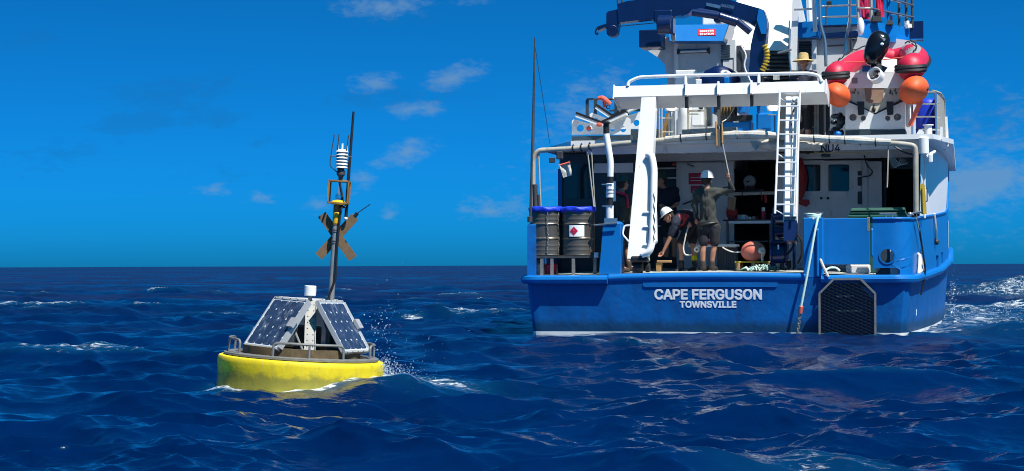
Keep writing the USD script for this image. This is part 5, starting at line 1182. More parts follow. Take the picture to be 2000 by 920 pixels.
def drum(px, lab):
    c = S(px, 499, .65); r = .31; H = S(px, 407, .35)[2] - zt; c[2] = zt
    t = Thing('steel_drum', lab, 'drum', c, SHIP)
    prof = [(0, 0.002), (r - .01, .002), (r + .008, .012), (r, .03)]
    for k in np.linspace(.08, H - .05, 60):
        z = k; bulge = .016 * math.exp(-((z - H * .36) / .014) ** 2) + .016 * math.exp(-((z - H * .67) / .014) ** 2)
        bulge += .005 * max(0, math.sin(z * 75)) * (z > H * .74) + .005 * max(0, math.sin(z * 75)) * (z < H * .27)
        prof.append((r + bulge, z))
    prof += [(r, H - .03), (r + .01, H - .012), (r - .01, H), (0, H)]
    b = t.part('drum_shell', MB().lathe(prof, c, n=40), 'drum_steel', smooth=50)
    n = 48; rings = []
    for k, (rr, z) in enumerate(((r + .02, H - .065), (r + .028, H - .03), (r + .03, H + .015), (r + .0, H + .035), (.12, H + .03), (.01, H + .03))):
        rings.append([c + [(rr + .008 * math.sin(9 * g + k) + .006 * math.sin(23 * g)) * math.cos(g), (rr + .008 * math.sin(9 * g + k)) * math.sin(g), z + (.014 * math.sin(5 * g + px) if k < 1 else .01 * math.sin(4 * g + k))] for g in np.linspace(0, 2 * math.pi, n, endpoint=False)])
    t.part('drum_cover', MB().loft(rings), 'cover_blue', smooth=True)
    for dx in (.10, .28):
        if px < 1100 or dx > .1:
            ch = MB()
            for k in range(16):
                z = H - .1 - k * (H - .14) / 16; x = dx - .03 * math.sin(k * .5) * .3; y = -math.sqrt(max(r * r - x * x, 0)) - .03
                ch.tube([c + [x + .014 * math.cos(g) * (1 if k % 2 else .3), y + (.014 * math.cos(g) * (.3 if k % 2 else 1)), z + .028 * math.sin(g)] for g in np.linspace(0, 2 * math.pi, 7)[:-1]], .006, 4, closed=True)
            t.part('chain', ch, 'galvanised_steel')
    return t, c, r, H
drum(1067, 'grey ribbed steel drum under blue sheet, nearer the ship corner, with no label')
t, c, r, H = drum(1130, 'grey ribbed steel drum under blue sheet with a white and red hazard label')
lr = MB(); w_ = .13
def on_drum(u, z, k=0.018): g = u / r; return c + [math.sin(g) * (r + k), -math.cos(g) * (r + k), z]
us = np.linspace(-.11, .17, 9); g = [[on_drum(u, H * z) for u in us] for z in (.40, .645)]
lr.loft(g, closed=False, cap=False); lab_ = t.part('hazard_label', lr, 'letter_white', smooth=True)
dm = MB(); zc = H * .52; uc = -.02
dm.loft([[on_drum(uc + u, zc + k * (.075 - abs(u)) * 1.12, .022) for u in np.linspace(-.075, .075, 9)] for k in (-1, 1)], closed=False, cap=False)
t.part('red_diamond', dm, 'sign_red', lab_)
t.part('label_symbol', MB().ball(on_drum(uc, zc + .012, .022), (.008, .005, .014), 1).beam(on_drum(uc - .012, zc - .025, .024), on_drum(uc + .012, zc - .025, .024), .004, .006), 'boat_grey', lab_)
for nm, lab, cat, px0, px1, m in (('white_canister', 'white plastic canister under the drum rack', 'canister', 1045, 1061, 'ship_white'), ('fuel_can', 'red fuel can on the deck under the drum rack', 'fuel can', 1064, 1085, 'sign_red')):
    a, b = S(px0, 537, .6), S(px1, 511, .6)
    t = Thing(nm, lab, cat, ((a[0] + b[0]) / 2, .7, 1.09), SHIP)
    t.part('can_body', MB().box((a[0], .6, 1.10), (b[0], .85, b[2] - .03), .03), m)
    t.part('can_neck', MB().cyl(((a[0] + b[0]) / 2 + .03, .7, b[2] - .035), ((a[0] + b[0]) / 2 + .03, .7, b[2] + .03), .025), 'black_rubber')
    t.part('can_handle', MB().tube(bend([((a[0] + .03), .7, b[2] - .04), (a[0] + .03, .7, b[2] + .02), ((a[0] + b[0]) / 2, .7, b[2] + .02), ((a[0] + b[0]) / 2, .7, b[2] - .04)], .02), .01, 6), m)
t = cloth('pale_rag', ((1093, 322), (1113, 317.5), (1118, 342), (1100, 347)), .85, 'tarp_beige', 'pale pinkish rag hung from the awning pipe above the drums', 12, 'rag')
t.part('hem', MB().tube([S(1092, 323, .84), S(1103, 320, .84), S(1113, 317, .84)], .02, 6), 'orange_rag')
t = Thing('life_jacket', 'orange life jacket tied to the dark rail above the boat chocks', 'life jacket', S(1180, 207, 4.5), SHIP)
t.part('jacket_panel', MB().hull([S(1176, 193, 4.45), S(1184, 192, 4.45), S(1178, 210, 4.45), S(1184, 210, 4.45), S(1176, 193, 4.55), S(1184, 192, 4.55), S(1178, 210, 4.55)]), 'orange_rag')
t.part('jacket_collar', MB().tube(bend([S(1170, 192, 4.45), S(1178, 191, 4.4), S(1184, 196, 4.4), S(1191, 203, 4.45)], .1), .05, 8), 'orange_rag')
t.part('jacket_strap', MB().tube(arc(S(1188, 209, 4.45), (1, 0, 0), (0, 0, 1), .04, 0, 330, 10), .01, 5), 'black_rubber')

# whip aerial on the port quarter with its stays
t = Thing('whip_aerial', 'tall thin grey whip aerial standing at the port stern corner', 'aerial', S(1037, 430, .25), SHIP)
t.part('aerial_rod', MB().tube([S(1036, 432, .25), S(1039, 300, .25), S(1044.5, 73, .25)], [.028, .022, .012], 8), 'dark_metal')
t.part('aerial_twin', MB().rod(S(1043, 300, .25), S(1045, 80, .25), .007, 6), 'dark_metal')
t.part('aerial_stay', MB().rod(S(1045, 90, .25), S(1074, 281, 1.2), .006, 6), 'dark_metal')
t.part('aerial_base', MB().cyl(S(1035, 434, .25), S(1035, 423, .25), .05).cyl(S(1046, 420, .5), S(1045, 360, .5), .05).cyl(S(1054, 418, .5), S(1052, 380, .5), .03), 'dark_metal')

# ------------------------------------------------------------------ people
import manifold3d as m3
def blob(bones, n=14, edge=0.03, smooth=8):
    """One continuous body from bones: ((p, r), (q, r)) pairs or lists of (p, r)."""
    parts = []
    for b in bones:
        parts.append(m3.Manifold.batch_hull([m3.Manifold.sphere(r, n).translate([float(x) for x in p]) for p, r in b]))
    m = m3.Manifold.batch_boolean(parts, m3.OpType.Add).refine_to_length(edge).to_mesh()
    t = trimesh.Trimesh(m.vert_properties[:, :3], m.tri_verts, process=True)
    trimesh.smoothing.filter_taubin(t, iterations=smooth)
    return t

def person(J, label, base, group=None, shirt='shirt_green', shorts='shorts_dark', boots='boot_brown', hat='helmet_white', face=(0, 1, 0), sleeves='long', socks=None, hair='hair_brown', vest=None, legs=True, tilt=(0, 0, 1)):
    """J: joints (ship metres): head, neck, chest, waist, hip and shoulder/elbow/wrist/knee/ankle with _l and _r."""
    J = {k: np.array(v, float) for k, v in J.items()}
    t = Thing('person', label, 'person', base, SHIP, group=group)
    F = np.array(face, float); F /= np.linalg.norm(F); U = np.array(tilt, float); U = U - F * (U @ F); U /= np.linalg.norm(U); R_ = np.cross(F, U)
    hd = J['head']
    body = [[(J['chest'], .115), (J['neck'], .06)], [(J['neck'], .056), (hd - U * .04, .06)],
            [(hd + U * .045 - F * .01, .095), (hd - U * .02 + F * .02, .08), (hd - U * .085 + F * .05, .048)],
            [(hd + F * .09 - U * .02, .013), (hd + F * .118 - U * .035, .012)]] + [[(hd + R_ * s * .088 - U * .01, .016), (hd + R_ * s * .092 - U * .05, .012)] for s in (-1, 1)]
    torso = [[(J['shoulder_l'], .075), (J['chest'], .13), (J['shoulder_r'], .075)], [(J['chest'], .145), (J['waist'], .135)], [(J['waist'], .135), (J['hip_l'], .11), (J['hip_r'], .11)]]
    body += torso
    hands = []
    for s in 'lr':
        a, e, w = J['shoulder_' + s], J['elbow_' + s], J['wrist_' + s]
        body += [[(a, .062), (e, .045)], [(e, .043), (w, .03)]]
        d = w - e; d /= np.linalg.norm(d); side = np.cross(d, F); side = side / max(np.linalg.norm(side), 1e-6); pal = np.cross(side, d)
        pm = w + d * .075
        body.append([(w, .026), (pm - side * .028, .018), (pm + side * .028, .018)])
        for k, (off, ln) in enumerate(((-.032, .058), (-.011, .072), (.011, .075), (.032, .064))):
            k0 = pm + side * off; k1 = k0 + d * ln * .55 + pal * .012; k2 = k1 + d * ln * .30 + pal * ln * .45
            body += [[(k0, .0095), (k1, .009)], [(k1, .009), (k2, .008)]]
        th = w + d * .03 + side * .03
        body += [[(th, .012), (th + d * .04 + side * .022 + pal * .015, .0105)], [(th + d * .04 + side * .022 + pal * .015, .0105), (th + d * .07 + side * .018 + pal * .03, .009)]]
    if legs:
        for s in 'lr':
            h, k, a = J['hip_' + s], J['knee_' + s], J['ankle_' + s]
            tq = k + (a - k) * .32 - F * .018
            body += [[(h, .092), (k, .06)], [(k, .058), (tq, .056)], [(tq, .056), (a, .038)], [(a, .038), (a + F * .12 - [0, 0, .045], .03)]]
    t.part('body', blob(body, 12, .025, 6), 'skin', smooth=True)
    g = .016
    top = [[(p, r + g) for p, r in b] for b in torso] + [[(J['chest'] + (J['neck'] - J['chest']) * .55, .09), (J['chest'], .14)]]
    for s in 'lr':
        a, e, w = J['shoulder_' + s], J['elbow_' + s], J['wrist_' + s]
        if sleeves == 'long': top += [[(a, .082), (e, .064)], [(e, .062), (e + (w - e) * .88, .047)]]
        else: top += [[(a, .084), (a + (e - a) * .75, .07)]]
    sm = blob(top, 12, .035, 6)
    sm.vertices += sm.vertex_normals * ((meshkit.fbm(sm.vertices * 9, 3, 5) - .5) * .06)[:, None]
    t.part('shirt', sm, shirt, smooth=True)
    if vest: t.part('vest', blob([[(J['shoulder_l'] + (J['chest'] - J['shoulder_l']) * .35, .10), (J['chest'], .155), (J['shoulder_r'] + (J['chest'] - J['shoulder_r']) * .35, .10)], [(J['chest'], .165), (J['chest'] + (J['waist'] - J['chest']) * .6, .158)]], 12, .04, 5), vest, smooth=True)
    if legs:
        sh = [[(J['waist'] * .35 + (J['hip_l'] + J['hip_r']) * .325, .152), (J['hip_l'], .122), (J['hip_r'], .122)]] + [[(J['hip_' + s], .118), (J['hip_' + s] + (J['knee_' + s] - J['hip_' + s]) * .88, .095)] for s in 'lr']
        sm = blob(sh, 12, .035, 5); sm.vertices += sm.vertex_normals * ((meshkit.fbm(sm.vertices * 8, 3, 8) - .5) * .03)[:, None]
        t.part('shorts', sm, shorts, smooth=True)
        for s in 'lr':
            a, k = J['ankle_' + s], J['knee_' + s]; up = (k - a) / np.linalg.norm(k - a)
            t.part('boot', blob([[(a + up * .07, .06), (a - [0, 0, .035], .055)], [(a - [0, 0, .04], .055), (a + F * .15 - [0, 0, .055], .042)]], 12, .03, 4), boots, smooth=True)
            if socks and s in socks: t.part('sock', MB().cyl(a + up * .09, a + up * .19, .058), 'sock_yellow')
    if hat == 'straw':
        c = hd + U * .06
        t.part('hat_crown', MB().lathe([(.115, 0), (.105, .06), (.095, .12), (.06, .135), (.001, .125)], c, U, 20), 'straw')
        t.part('hat_brim', MB().lathe([(.10, .002), (.155, -.005), (.215, -.03), (.22, -.035), (.155, -.015), (.10, -.01), (.10, .002)], c, U, 28), 'straw')
    elif hat:
        c = hd + U * .035
        t.part('helmet', MB().lathe([(.135, -.004), (.142, 0.0), (.128, .012), (.122, .05), (.105, .10), (.07, .135), (.03, .15), (.001, .152)], c, U, 26), hat, smooth=60)
        t.part('helmet_peak', MB().hull([c + F * .11 + R_ * .09, c + F * .11 - R_ * .09, c + F * .19 + R_ * .05 - U * .01, c + F * .19 - R_ * .05 - U * .01, c + F * .11 + R_ * .09 + U * .012, c + F * .11 - R_ * .09 + U * .012]), hat)
    if hair: t.part('hair', blob([[(hd + U * .03 - F * .02, .098)], [(hd - F * .035 - U * .03, .08), (hd + U * .02 - F * .03, .095)]], 14, .03, 3), hair, smooth=True)
    for s in (-1, 1):
        t.part('eye', MB().ball(hd + F * .093 + R_ * s * .034 + U * .012, (.012, .012, .009), 1), 'black_rubber')
    t.part('mouth', MB().beam(hd + F * .094 - U * .072 - R_ * .022, hd + F * .094 - U * .072 + R_ * .022, .008, .008), 'vest_red')
    return t

# 1. the man with the white helmet, back turned, right arm up on the line
y = 1.2
P1 = dict(head=S(1381, 351, y), neck=S(1381, 367, y), chest=S(1382, 392, y), waist=S(1383, 428, y), hip_l=S(1374, 444, y), hip_r=S(1396, 444, y),
          shoulder_l=S(1362, 376, y), elbow_l=S(1357, 404, y - .03), wrist_l=S(1360, 428, y + .08), shoulder_r=S(1402, 375, y), elbow_r=S(1430, 370, y + .05), wrist_r=S(1424, 352, y - .05),
          knee_l=S(1374, 478, y - .02), ankle_l=S(1373, 519, y), knee_r=S(1396, 478, y), ankle_r=S(1390, 519, y + .02))
p = person(P1, 'person in a white helmet, grey-green shirt and dark shorts, back turned, hauling a line', (P1['ankle_l'] + P1['ankle_r']) / 2 - [0, 0, .09], face=(.45, .9, 0))
p.part('belt', MB().tube([P1['waist'] + [.19 * math.sin(g), -.17 * math.cos(g), -.09 + .015 * math.sin(2 * g)] for g in np.linspace(-2.8, 2.8, 24)], .022, 6), 'black_rubber')
p.part('harness_strap', MB().beam(P1['neck'] + [.0, -.12, -.06], P1['waist'] + [.02, -.165, .05], .06, .012, (0, 1, .1)), 'shorts_dark')
# 2. stooping man in front of the wall
y = 1.55
P2 = dict(head=S(1305, 421, y - .12), neck=S(1319, 423, y - .05), chest=S(1329, 426, y), waist=S(1348, 424, y + .08), hip_l=S(1352, 432, y + .0), hip_r=S(1358, 428, y + .22),
          shoulder_l=S(1318, 436, y - .18), elbow_l=S(1308, 466, y - .2), wrist_l=S(1296, 490, y - .2), shoulder_r=S(1322, 424, y + .16), elbow_r=S(1337, 452, y + .1), wrist_r=S(1346, 440, y - .15),
          knee_l=S(1329, 476, y - .05), ankle_l=S(1331, 519, y), knee_r=S(1352, 476, y + .15), ankle_r=S(1358, 518, y + .1))
person(P2, 'person in a white helmet and navy clothes stooping beside the standing worker', (P2['ankle_l'] + P2['ankle_r']) / 2 - [0, 0, .09], face=(-.75, -.45, -.45), tilt=(-.5, 0, .85), shirt='shirt_navy', vest='vest_red', sleeves='short', socks='r', boots='black_rubber')
# 3. man half behind the port leg of the gantry
y = 1.3
P3 = dict(head=S(1217, 358, y), neck=S(1214, 374, y), chest=S(1213, 396, y), waist=S(1213, 430, y), hip_l=S(1207, 446, y), hip_r=S(1222, 446, y),
          shoulder_l=S(1200, 384, y - .05), elbow_l=S(1204, 416, y - .12), wrist_l=S(1212, 436, y - .22), shoulder_r=S(1226, 382, y + .1), elbow_r=S(1232, 412, y + .1), wrist_r=S(1230, 438, y + .1),
          knee_l=S(1213, 480, y - .05), ankle_l=S(1214, 522, y - .05), knee_r=S(1226, 480, y + .1), ankle_r=S(1228, 520, y + .1))
person(P3, 'person in a dark green helmet and grey shirt standing behind the port gantry leg', (P3['ankle_l'] + P3['ankle_r']) / 2 - [0, 0, .09], face=(.8, .6, 0), vest=None, hat='helmet_green').part('red_strap', MB().tube([P3['neck'] + [-.12, -.10, .0], P3['neck'] + [.0, -.13, -.03], P3['neck'] + [.12, -.08, -.08], P3['chest'] + [.15, -.1, -.1]], .03, 6), 'sign_red')
# 4. man in the shade behind the gantry leg
y = 3.4
P4 = dict(head=S(1291, 352, y), neck=S(1294, 366, y), chest=S(1303, 384, y), waist=S(1308, 414, y), hip_l=S(1300, 428, y), hip_r=S(1317, 428, y),
          shoulder_l=S(1286, 375, y - .05), elbow_l=S(1292, 402, y - .1), wrist_l=S(1304, 408, y - .25), shoulder_r=S(1318, 374, y + .05), elbow_r=S(1323, 398, y - .05), wrist_r=S(1312, 405, y - .22),
          knee_l=S(1300, 462, y - .05), ankle_l=S(1301, 512, y), knee_r=S(1316, 462, y), ankle_r=S(1316, 512, y))
person(P4, 'person in dark navy clothes and dark helmet standing in the shade near the monitor', (P4['ankle_l'] + P4['ankle_r']) / 2 - [0, 0, .09], face=(-.7, -.7, 0), hat='helmet_green', shirt='shirt_navy', sleeves='short')
# 5. person in a straw hat on the upper deck
y = 2.9
P5 = dict(head=S(1569, 122, y), neck=S(1569, 136, y), chest=S(1569, 160, y), waist=S(1569, 196, y), hip_l=S(1561, 210, y), hip_r=S(1578, 210, y),
          shoulder_l=S(1551, 146, y), elbow_l=S(1546, 178, y), wrist_l=S(1554, 198, y - .2), shoulder_r=S(1588, 146, y), elbow_r=S(1594, 178, y), wrist_r=S(1586, 198, y - .2),
          knee_l=S(1561, 252, y), ankle_l=S(1560, 292, y), knee_r=S(1578, 252, y), ankle_r=S(1579, 292, y))
person(P5, 'person in a broad straw hat and navy shirt on the upper deck', (P5['ankle_l'] + P5['ankle_r']) / 2 - [0, 0, .09], face=(-.15, -.98, 0), hat='straw', shirt='shirt_navy')

# ------------------------------------------------------------------ gear on the after deck
dz = lambda x, y: deck_z(x, y) + .004
def deck_at(px, y): return S(px, 525, y)[0]
t = Thing('hauling_line', 'thin pale line from the hanging block down to the raised hand', 'line', P1['wrist_r'], SHIP)
t.part('line', MB().tube([GA(1404, 246, .08), P1['wrist_r'] + [.01, -.02, .06]], .011, 6), 'rope_white')
t.part('line_end', MB().tube(sag(GA(1410, 238, .05), S(1442, 190, 1.9), .10, 8), .010, 6), 'rope_white')
t = Thing('loose_line', 'loose white rope with shackles hanging from the stooping person', 'rope', S(1340, 500, 1.3), SHIP)
t.part('line', MB().tube(bend([P2['wrist_r'], S(1341, 452, 1.3), S(1334, 486, 1.3), S(1338, 499, 1.25), S(1351, 497, 1.25)], .1), .014, 6), 'rope_white')
t.part('thimble', MB().tube(arc(S(1361, 487, 1.2), (1, 0, 0), (0, 0, 1), .04, 0, 360, 12), .022, 6), 'rope_white')
# pink float on a wooden pallet beside a heap of netting
c = S(1471, 491, 1.1)
t = Thing('pink_float', 'faded pink round float with a rope eye on the after deck', 'float', c, SHIP)
el = trimesh.creation.icosphere(3); el.vertices = el.vertices * [.235, .2, .195] + c; el.vertices[:, 0] += .02 * (el.vertices[:, 2] - c[2])
t.part('ball', MB().tm(el), 'float_pink', smooth=True)
t.part('rope_eye', MB().tube(bend([S(1483, 487, .95), S(1491, 484, .9), S(1493, 494, .9), S(1488, 498, .9), S(1489, 510, .95)], .05), .024, 6).ball(S(1487, 490, .92), (.06, .05, .06), 1), 'rope_white')
t.part('tether', MB().tube(sag(S(1411, 483, 1.2), S(1452, 491, 1.1), .05), .014, 6), 'rope_white')
a, b = S(1435, 526, 1.0), S(1500, 510, 1.0)
t = Thing('wooden_pallet', 'low wooden pallet painted yellow under the pink float', 'pallet', ((a[0] + b[0]) / 2, 1.2, dz(0, 1.1)), SHIP)
for k in range(4): t.part('plank', MB().box((a[0], 1.0 + .13 * k, b[2] - .03), (b[0], 1.11 + .13 * k, b[2]), .006), 'dull_yellow')
for x in (a[0] + .02, (a[0] + b[0]) / 2, b[0] - .1): t.part('bearer', MB().box((x, 1.0, dz(0, 1.0)), (x + .08, 1.5, b[2] - .031), .006), 'wood')
t = Thing('net_heap', 'tangled heap of green and white netting on the deck edge', 'net', S(1490, 528, .6), SHIP)
r_ = np.random.default_rng(12)
for mname, cnt in (('net_green', 26), ('rope_pale', 12)):
    nm = MB()
    for k in range(cnt):
        cc = S(1490, 524, .62) + [r_.normal(0, .17), r_.normal(0, .10), 0]; hgt = max(.02, .12 - .25 * abs(cc[0] - S(1490, 524, .62)[0]))
        rr = r_.uniform(.05, .13); a0 = r_.uniform(0, 6.28); tl = r_.uniform(-.5, .5)
        z0 = dz(cc[0], .62) + .015
        nm.tube([np.array([cc[0] + rr * math.cos(a0 + g), cc[1] + rr * .7 * math.sin(a0 + g), z0 + abs(hgt * math.sin(g * 1.5 + tl))]) for g in np.linspace(0, 5.2, 12)], .012, 5)
    pth = t.part('netting' if mname == 'net_green' else 'net_rope', nm, mname)
    stage.GetPrimAtPath(pth).SetCustomDataByKey('kind', 'stuff')
# work bench inside the doorway
yb = 3.7
a, b = S(1412, 437, yb), S(1506, 428, yb)
t = Thing('work_bench', 'work bench with a pale front edge inside the open doorway', 'bench', ((a[0] + b[0]) / 2, yb + .3, dz(0, yb)), SHIP)
t.part('bench_top', MB().box((a[0], yb + .001, b[2] - .03), (b[0], yb + .6, b[2]), .004), 'dark_metal')
t.part('bench_edge', pbox(1423, 431, 1506, 437, yb - .03, .03, .005), 'letter_white')
for px in (1416, 1500): t.part('bench_leg', MB().box((S(px, 1, yb)[0], yb + .02, dz(0, yb)), (S(px + 5, 1, yb)[0], yb + .08, b[2] - .031)), 'crate_grey')
t.part('bench_shelf', pbox(1425, 470, 1500, 473, yb + .1, .4), 'crate_grey')
zb = b[2]
on = lambda px, y=yb + .25: np.array([S(px, 430, y)[0], y, zb])
t = Thing('red_bag', 'slumped dull red tool bag on the work bench', 'bag', on(1428), SHIP)
bg = trimesh.creation.icosphere(3); v = bg.vertices; bg.vertices = v * [.12, .1, .17] * (.8 + .4 * meshkit.fbm(v * 2, 3, 2))[:, None] + on(1430) + [0, 0, .13]
t.part('bag_body', MB().tm(bg), 'vest_red', smooth=True); t.part('bag_mouth', MB().hull([on(1422) + [0, 0, .2], on(1438) + [0, 0, .2], on(1419) + [0, 0, .26], on(1436) + [0, .1, .24], on(1440) + [0, .1, .2]]), 'vest_red')
t = Thing('spray_can', 'red and white spray can standing at the bench end', 'spray can', on(1491), SHIP)
t.part('can_body', MB().cyl(on(1491), on(1491) + [0, 0, .17], .042), 'sign_red'); t.part('can_cap', MB().cyl(on(1491) + [0, 0, .171], on(1491) + [0, 0, .25], .036), 'letter_white')
t = Thing('white_mug', 'white mug among small parts on the work bench', 'mug', on(1452), SHIP)
t.part('mug_body', MB().lathe([(0, 0), (.045, 0), (.05, .1), (.042, .1), (.038, .02), (0, .02)], on(1452), n=18), 'letter_white'); t.part('mug_handle', MB().tube(arc(on(1452) + [.05, 0, .05], (1, 0, 0), (0, 0, 1), .03, -100, 100, 8), .008, 6), 'letter_white')
for k, (px, m, s) in enumerate(((1444, 'rope_white', .05), (1458, 'rope_white', .045), (1465, 'letter_white', .03), (1472, 'tarp_beige', .035), (1478, 'vest_red', .03))):
    t = Thing('small_part', ('crumpled white cloth beside the red tool bag', 'crumpled white cloth right of the mug', 'small white cap on the bench', 'small beige lump on the bench', 'small red cap next to the spray can')[k], 'bench part', on(px), SHIP)
    bl = trimesh.creation.icosphere(2); bl.vertices = bl.vertices * [s, s, s * 1.1] * (.75 + .5 * meshkit.fbm(bl.vertices * 2, 2, k))[:, None] + on(px) + [0, 0, s * .9]
    t.part('lump', MB().tm(bl), m, smooth=True)
t = Thing('hanging_board', 'tan board hung below the horizontal pole in the doorway', 'board', S(1430, 385, yb - .1), SHIP)
t.part('board', slab([(1421, 384), (1438, 386), (1434, 412), (1421, 408)], yb - .1, .03), 'brown_pad')
t.part('board_edge', slab([(1435, 385), (1438, 386), (1434, 412), (1432, 411)], yb - .12, .019), 'straw')
pole = V.part('doorway_pole', MB().cyl(S(1409, 379, yb - .2), S(1514, 377, yb - .2), .035, 12), 'pipe_beige')
V.part('pole_ties', MB().cyl(S(1419, 379, yb - .2), S(1421, 379, yb - .2), .043).cyl(S(1449, 379, yb - .2), S(1451, 379, yb - .2), .043).cyl(S(1486, 378, yb - .2), S(1488, 378, yb - .2), .043), 'black_rubber', pole)
V.part('pole_tools', MB().rod(S(1495, 379, yb - .2), S(1496, 396, yb - .2), .025).rod(S(1488, 370, yb - .2), S(1488, 392, yb - .2), .012), 'vest_red', pole)
t = Thing('wall_clock', 'round white wall clock in the dark workshop', 'clock', S(1464, 355, 5.6), SHIP)
c = S(1464, 354.5, 5.6); rc = 12.5 * 41 / F_PX
face_ = t.part('clock_face', MB().lathe([(0, 0), (rc * .92, 0), (rc * .92, -.03), (0, -.03)], c, (0, -1, 0), 36), 'letter_white', smooth=20)
t.part('clock_rim', MB().lathe([(rc * .91, -.04), (rc, -.03), (rc, .015), (rc * .93, .02), (rc * .91, -.04)], c, (0, -1, 0), 36), 'stainless')
for k in range(12):
    g = math.radians(30 * k); t.part('hour_mark', MB().beam(c + [rc * .72 * math.sin(g), -.006, rc * .72 * math.cos(g)], c + [rc * .86 * math.sin(g), -.006, rc * .86 * math.cos(g)], .012, .006, (0, 1, 0)), 'black_rubber', face_)
t.part('clock_hand', MB().beam(c + [0, -.008, 0], c + [-.085, -.008, -.015], .012, .005, (0, 1, 0)), 'black_rubber', face_); t.part('clock_hand', MB().beam(c + [0, -.010, 0], c + [-.06, -.010, .008], .014, .005, (0, 1, 0)), 'black_rubber', face_)
t.part('clock_shelf', MB().box(c + [-.3, -.1, -rc - .06], c + [.3, .1, -rc - .03]), 'dark_panel')
for k, (px, m) in enumerate(((1456, 'brown_pad'), (1461, 'dark_panel'), (1466, 'vest_red'), (1472, 'vest_red'))):
    t = Thing('jar', ('brown jar standing below the wall clock', 'dark jar second from left below the wall clock', 'first dull red jar below the wall clock', 'second dull red jar, rightmost below the wall clock')[k], 'jar', S(px, 374, 5.55), SHIP)
    q = S(px, 368, 5.55); q[2] = c[2] - rc - .03
    t.part('jar_body', MB().cyl(q, q + [0, 0, .08], .024), m); t.part('jar_lid', MB().cyl(q + [0, 0, .081], q + [0, 0, .095], .026), 'letter_white')
# grey crates, cone, wooden block
for k, (x0, x1, y0, y1, yy) in enumerate(((1400, 1418, 478, 522, 2.4), (1419, 1437, 480, 522, 2.4))):
    a, b = S(x0, y1, yy), S(x1, y0, yy); z0 = dz(0, yy)
    t = Thing('plastic_crate', ('grey plastic crate nearer the hauling person', 'grey plastic crate nearer the pink float')[k], 'crate', ((a[0] + b[0]) / 2, yy + .2, z0), SHIP)
    t.part('crate_wall', MB().box((a[0], yy, z0), (b[0], yy + .03, b[2]), .006).box((a[0], yy + .36, z0), (b[0], yy + .39, b[2]), .006).box((a[0], yy + .0305, z0), (a[0] + .02, yy + .3595, b[2])).box((b[0] - .02, yy + .0305, z0), (b[0], yy + .3595, b[2])), 'crate_grey')
    t.part('crate_rim', MB().box((a[0] - .01, yy - .012, b[2] - .03), (b[0] + .01, yy - .001, b[2] + .005)), 'wall_white')
    for j in range(3): t.part('crate_rib', MB().box((a[0] + .03 + .05 * j, yy - .010, z0 + .02), (a[0] + .045 + .05 * j, yy - .0005, b[2] - .04)), 'dark_panel')
t = Thing('traffic_cone', 'small red and white cone behind the hauling person', 'cone', S(1383, 475, 2.0), SHIP)
c = S(1383, 477, 2.0)
V.part('low_bench', MB().box((S(1345, 480, 2.0)[0], 1.95, c[2] - .05), (S(1440, 480, 2.0)[0], 2.35, c[2]), .01), 'wall_white')
t.part('cone_base', MB().box(c + [-.08, -.08, 0], c + [.08, .08, .015]), 'sign_red'); t.part('cone_body', MB().lathe([(.065, .016), (.05, .07), (.012, .20), (0, .20)], c, n=18), 'sign_red'); t.part('cone_stripe', MB().lathe([(.053, .07), (.040, .105), (.039, .105), (.05, .07)], c, n=18), 'letter_white')
a, b = S(1281, 522, 1.1), S(1311, 513, 1.1)
t = Thing('timber_block', 'short sawn timber block on deck beside the gantry foot', 'timber', ((a[0] + b[0]) / 2, 1.2, dz(-.9, 1.2)), SHIP)
t.part('block', MB().box((a[0], 1.1, dz(-.9, 1.1)), (a[0] + .1, 1.25, b[2]), .008), 'wood'); t.part('block_top', MB().box((a[0] + .02, 1.08, b[2] + .001), (b[0], 1.2, b[2] + .05), .008), 'wood')
# dark red gear hanging left of the double doors
t = Thing('hanging_gear', 'dark red foul-weather gear hung beside the double doors', 'clothing', S(1563, 400, 4.3), SHIP)
el = trimesh.creation.icosphere(3); v = el.vertices; el.vertices = v * [.13, .1, .42] * (.75 + .5 * meshkit.fbm(v * [2, 2, 1.2], 3, 7))[:, None] + S(1564, 350, 4.25)
t.part('coat', MB().tm(el), 'vest_red', smooth=True); t.part('trousers', MB().hull([S(1556, 388, 4.2), S(1580, 390, 4.2), S(1557, 398, 4.2), S(1582, 398, 4.2), S(1556, 388, 4.35), S(1580, 390, 4.35), S(1575, 404, 4.3)]), 'vest_red')
# green bin behind the starboard bulwark
a, b = S(1656, 428, 1.2), S(1772, 405, 1.2)
t = Thing('green_bin', 'dark green wheelie bin with its ribbed lid behind the starboard bulwark', 'bin', ((a[0] + b[0]) / 2, 1.5, dz(2.6, 1.5)), SHIP)
zl = S(1700, 419, 1.2)[2]
t.part('bin_body', MB().hull([(a[0] + .1, 1.3, dz(2.6, 1.3)), (b[0] - .1, 1.3, dz(2.6, 1.3)), (a[0] + .1, 1.8, dz(2.6, 1.3)), (b[0] - .1, 1.8, dz(2.6, 1.3)), (a[0] + .03, 1.22, zl - .06), (b[0] - .03, 1.22, zl - .06), (a[0] + .03, 1.9, zl - .06), (b[0] - .03, 1.9, zl - .06)]), 'bin_green')
t.part('bin_rim', MB().box((a[0], 1.19, zl - .0599), (b[0], 1.93, zl - .01), .01), 'bin_green')
lid = t.part('bin_lid', MB().hull([(a[0] + .02, 1.2, zl - .009), (b[0] - .02, 1.2, zl - .009), (a[0] + .02, 1.92, zl - .009), (b[0] - .02, 1.92, zl - .009), (a[0] + .07, 1.26, b[2]), (b[0] - .06, 1.26, b[2]), (a[0] + .07, 1.86, b[2] + .02), (b[0] - .06, 1.86, b[2] + .02)]), 'bin_green')
for k in range(2): t.part('lid_rib', MB().box((a[0] + .03, 1.19 - .004 * k, zl + .02 + .05 * k), (b[0] - .03, 1.215 + .02 * k, zl + .035 + .05 * k), .004), 'bin_green', lid)
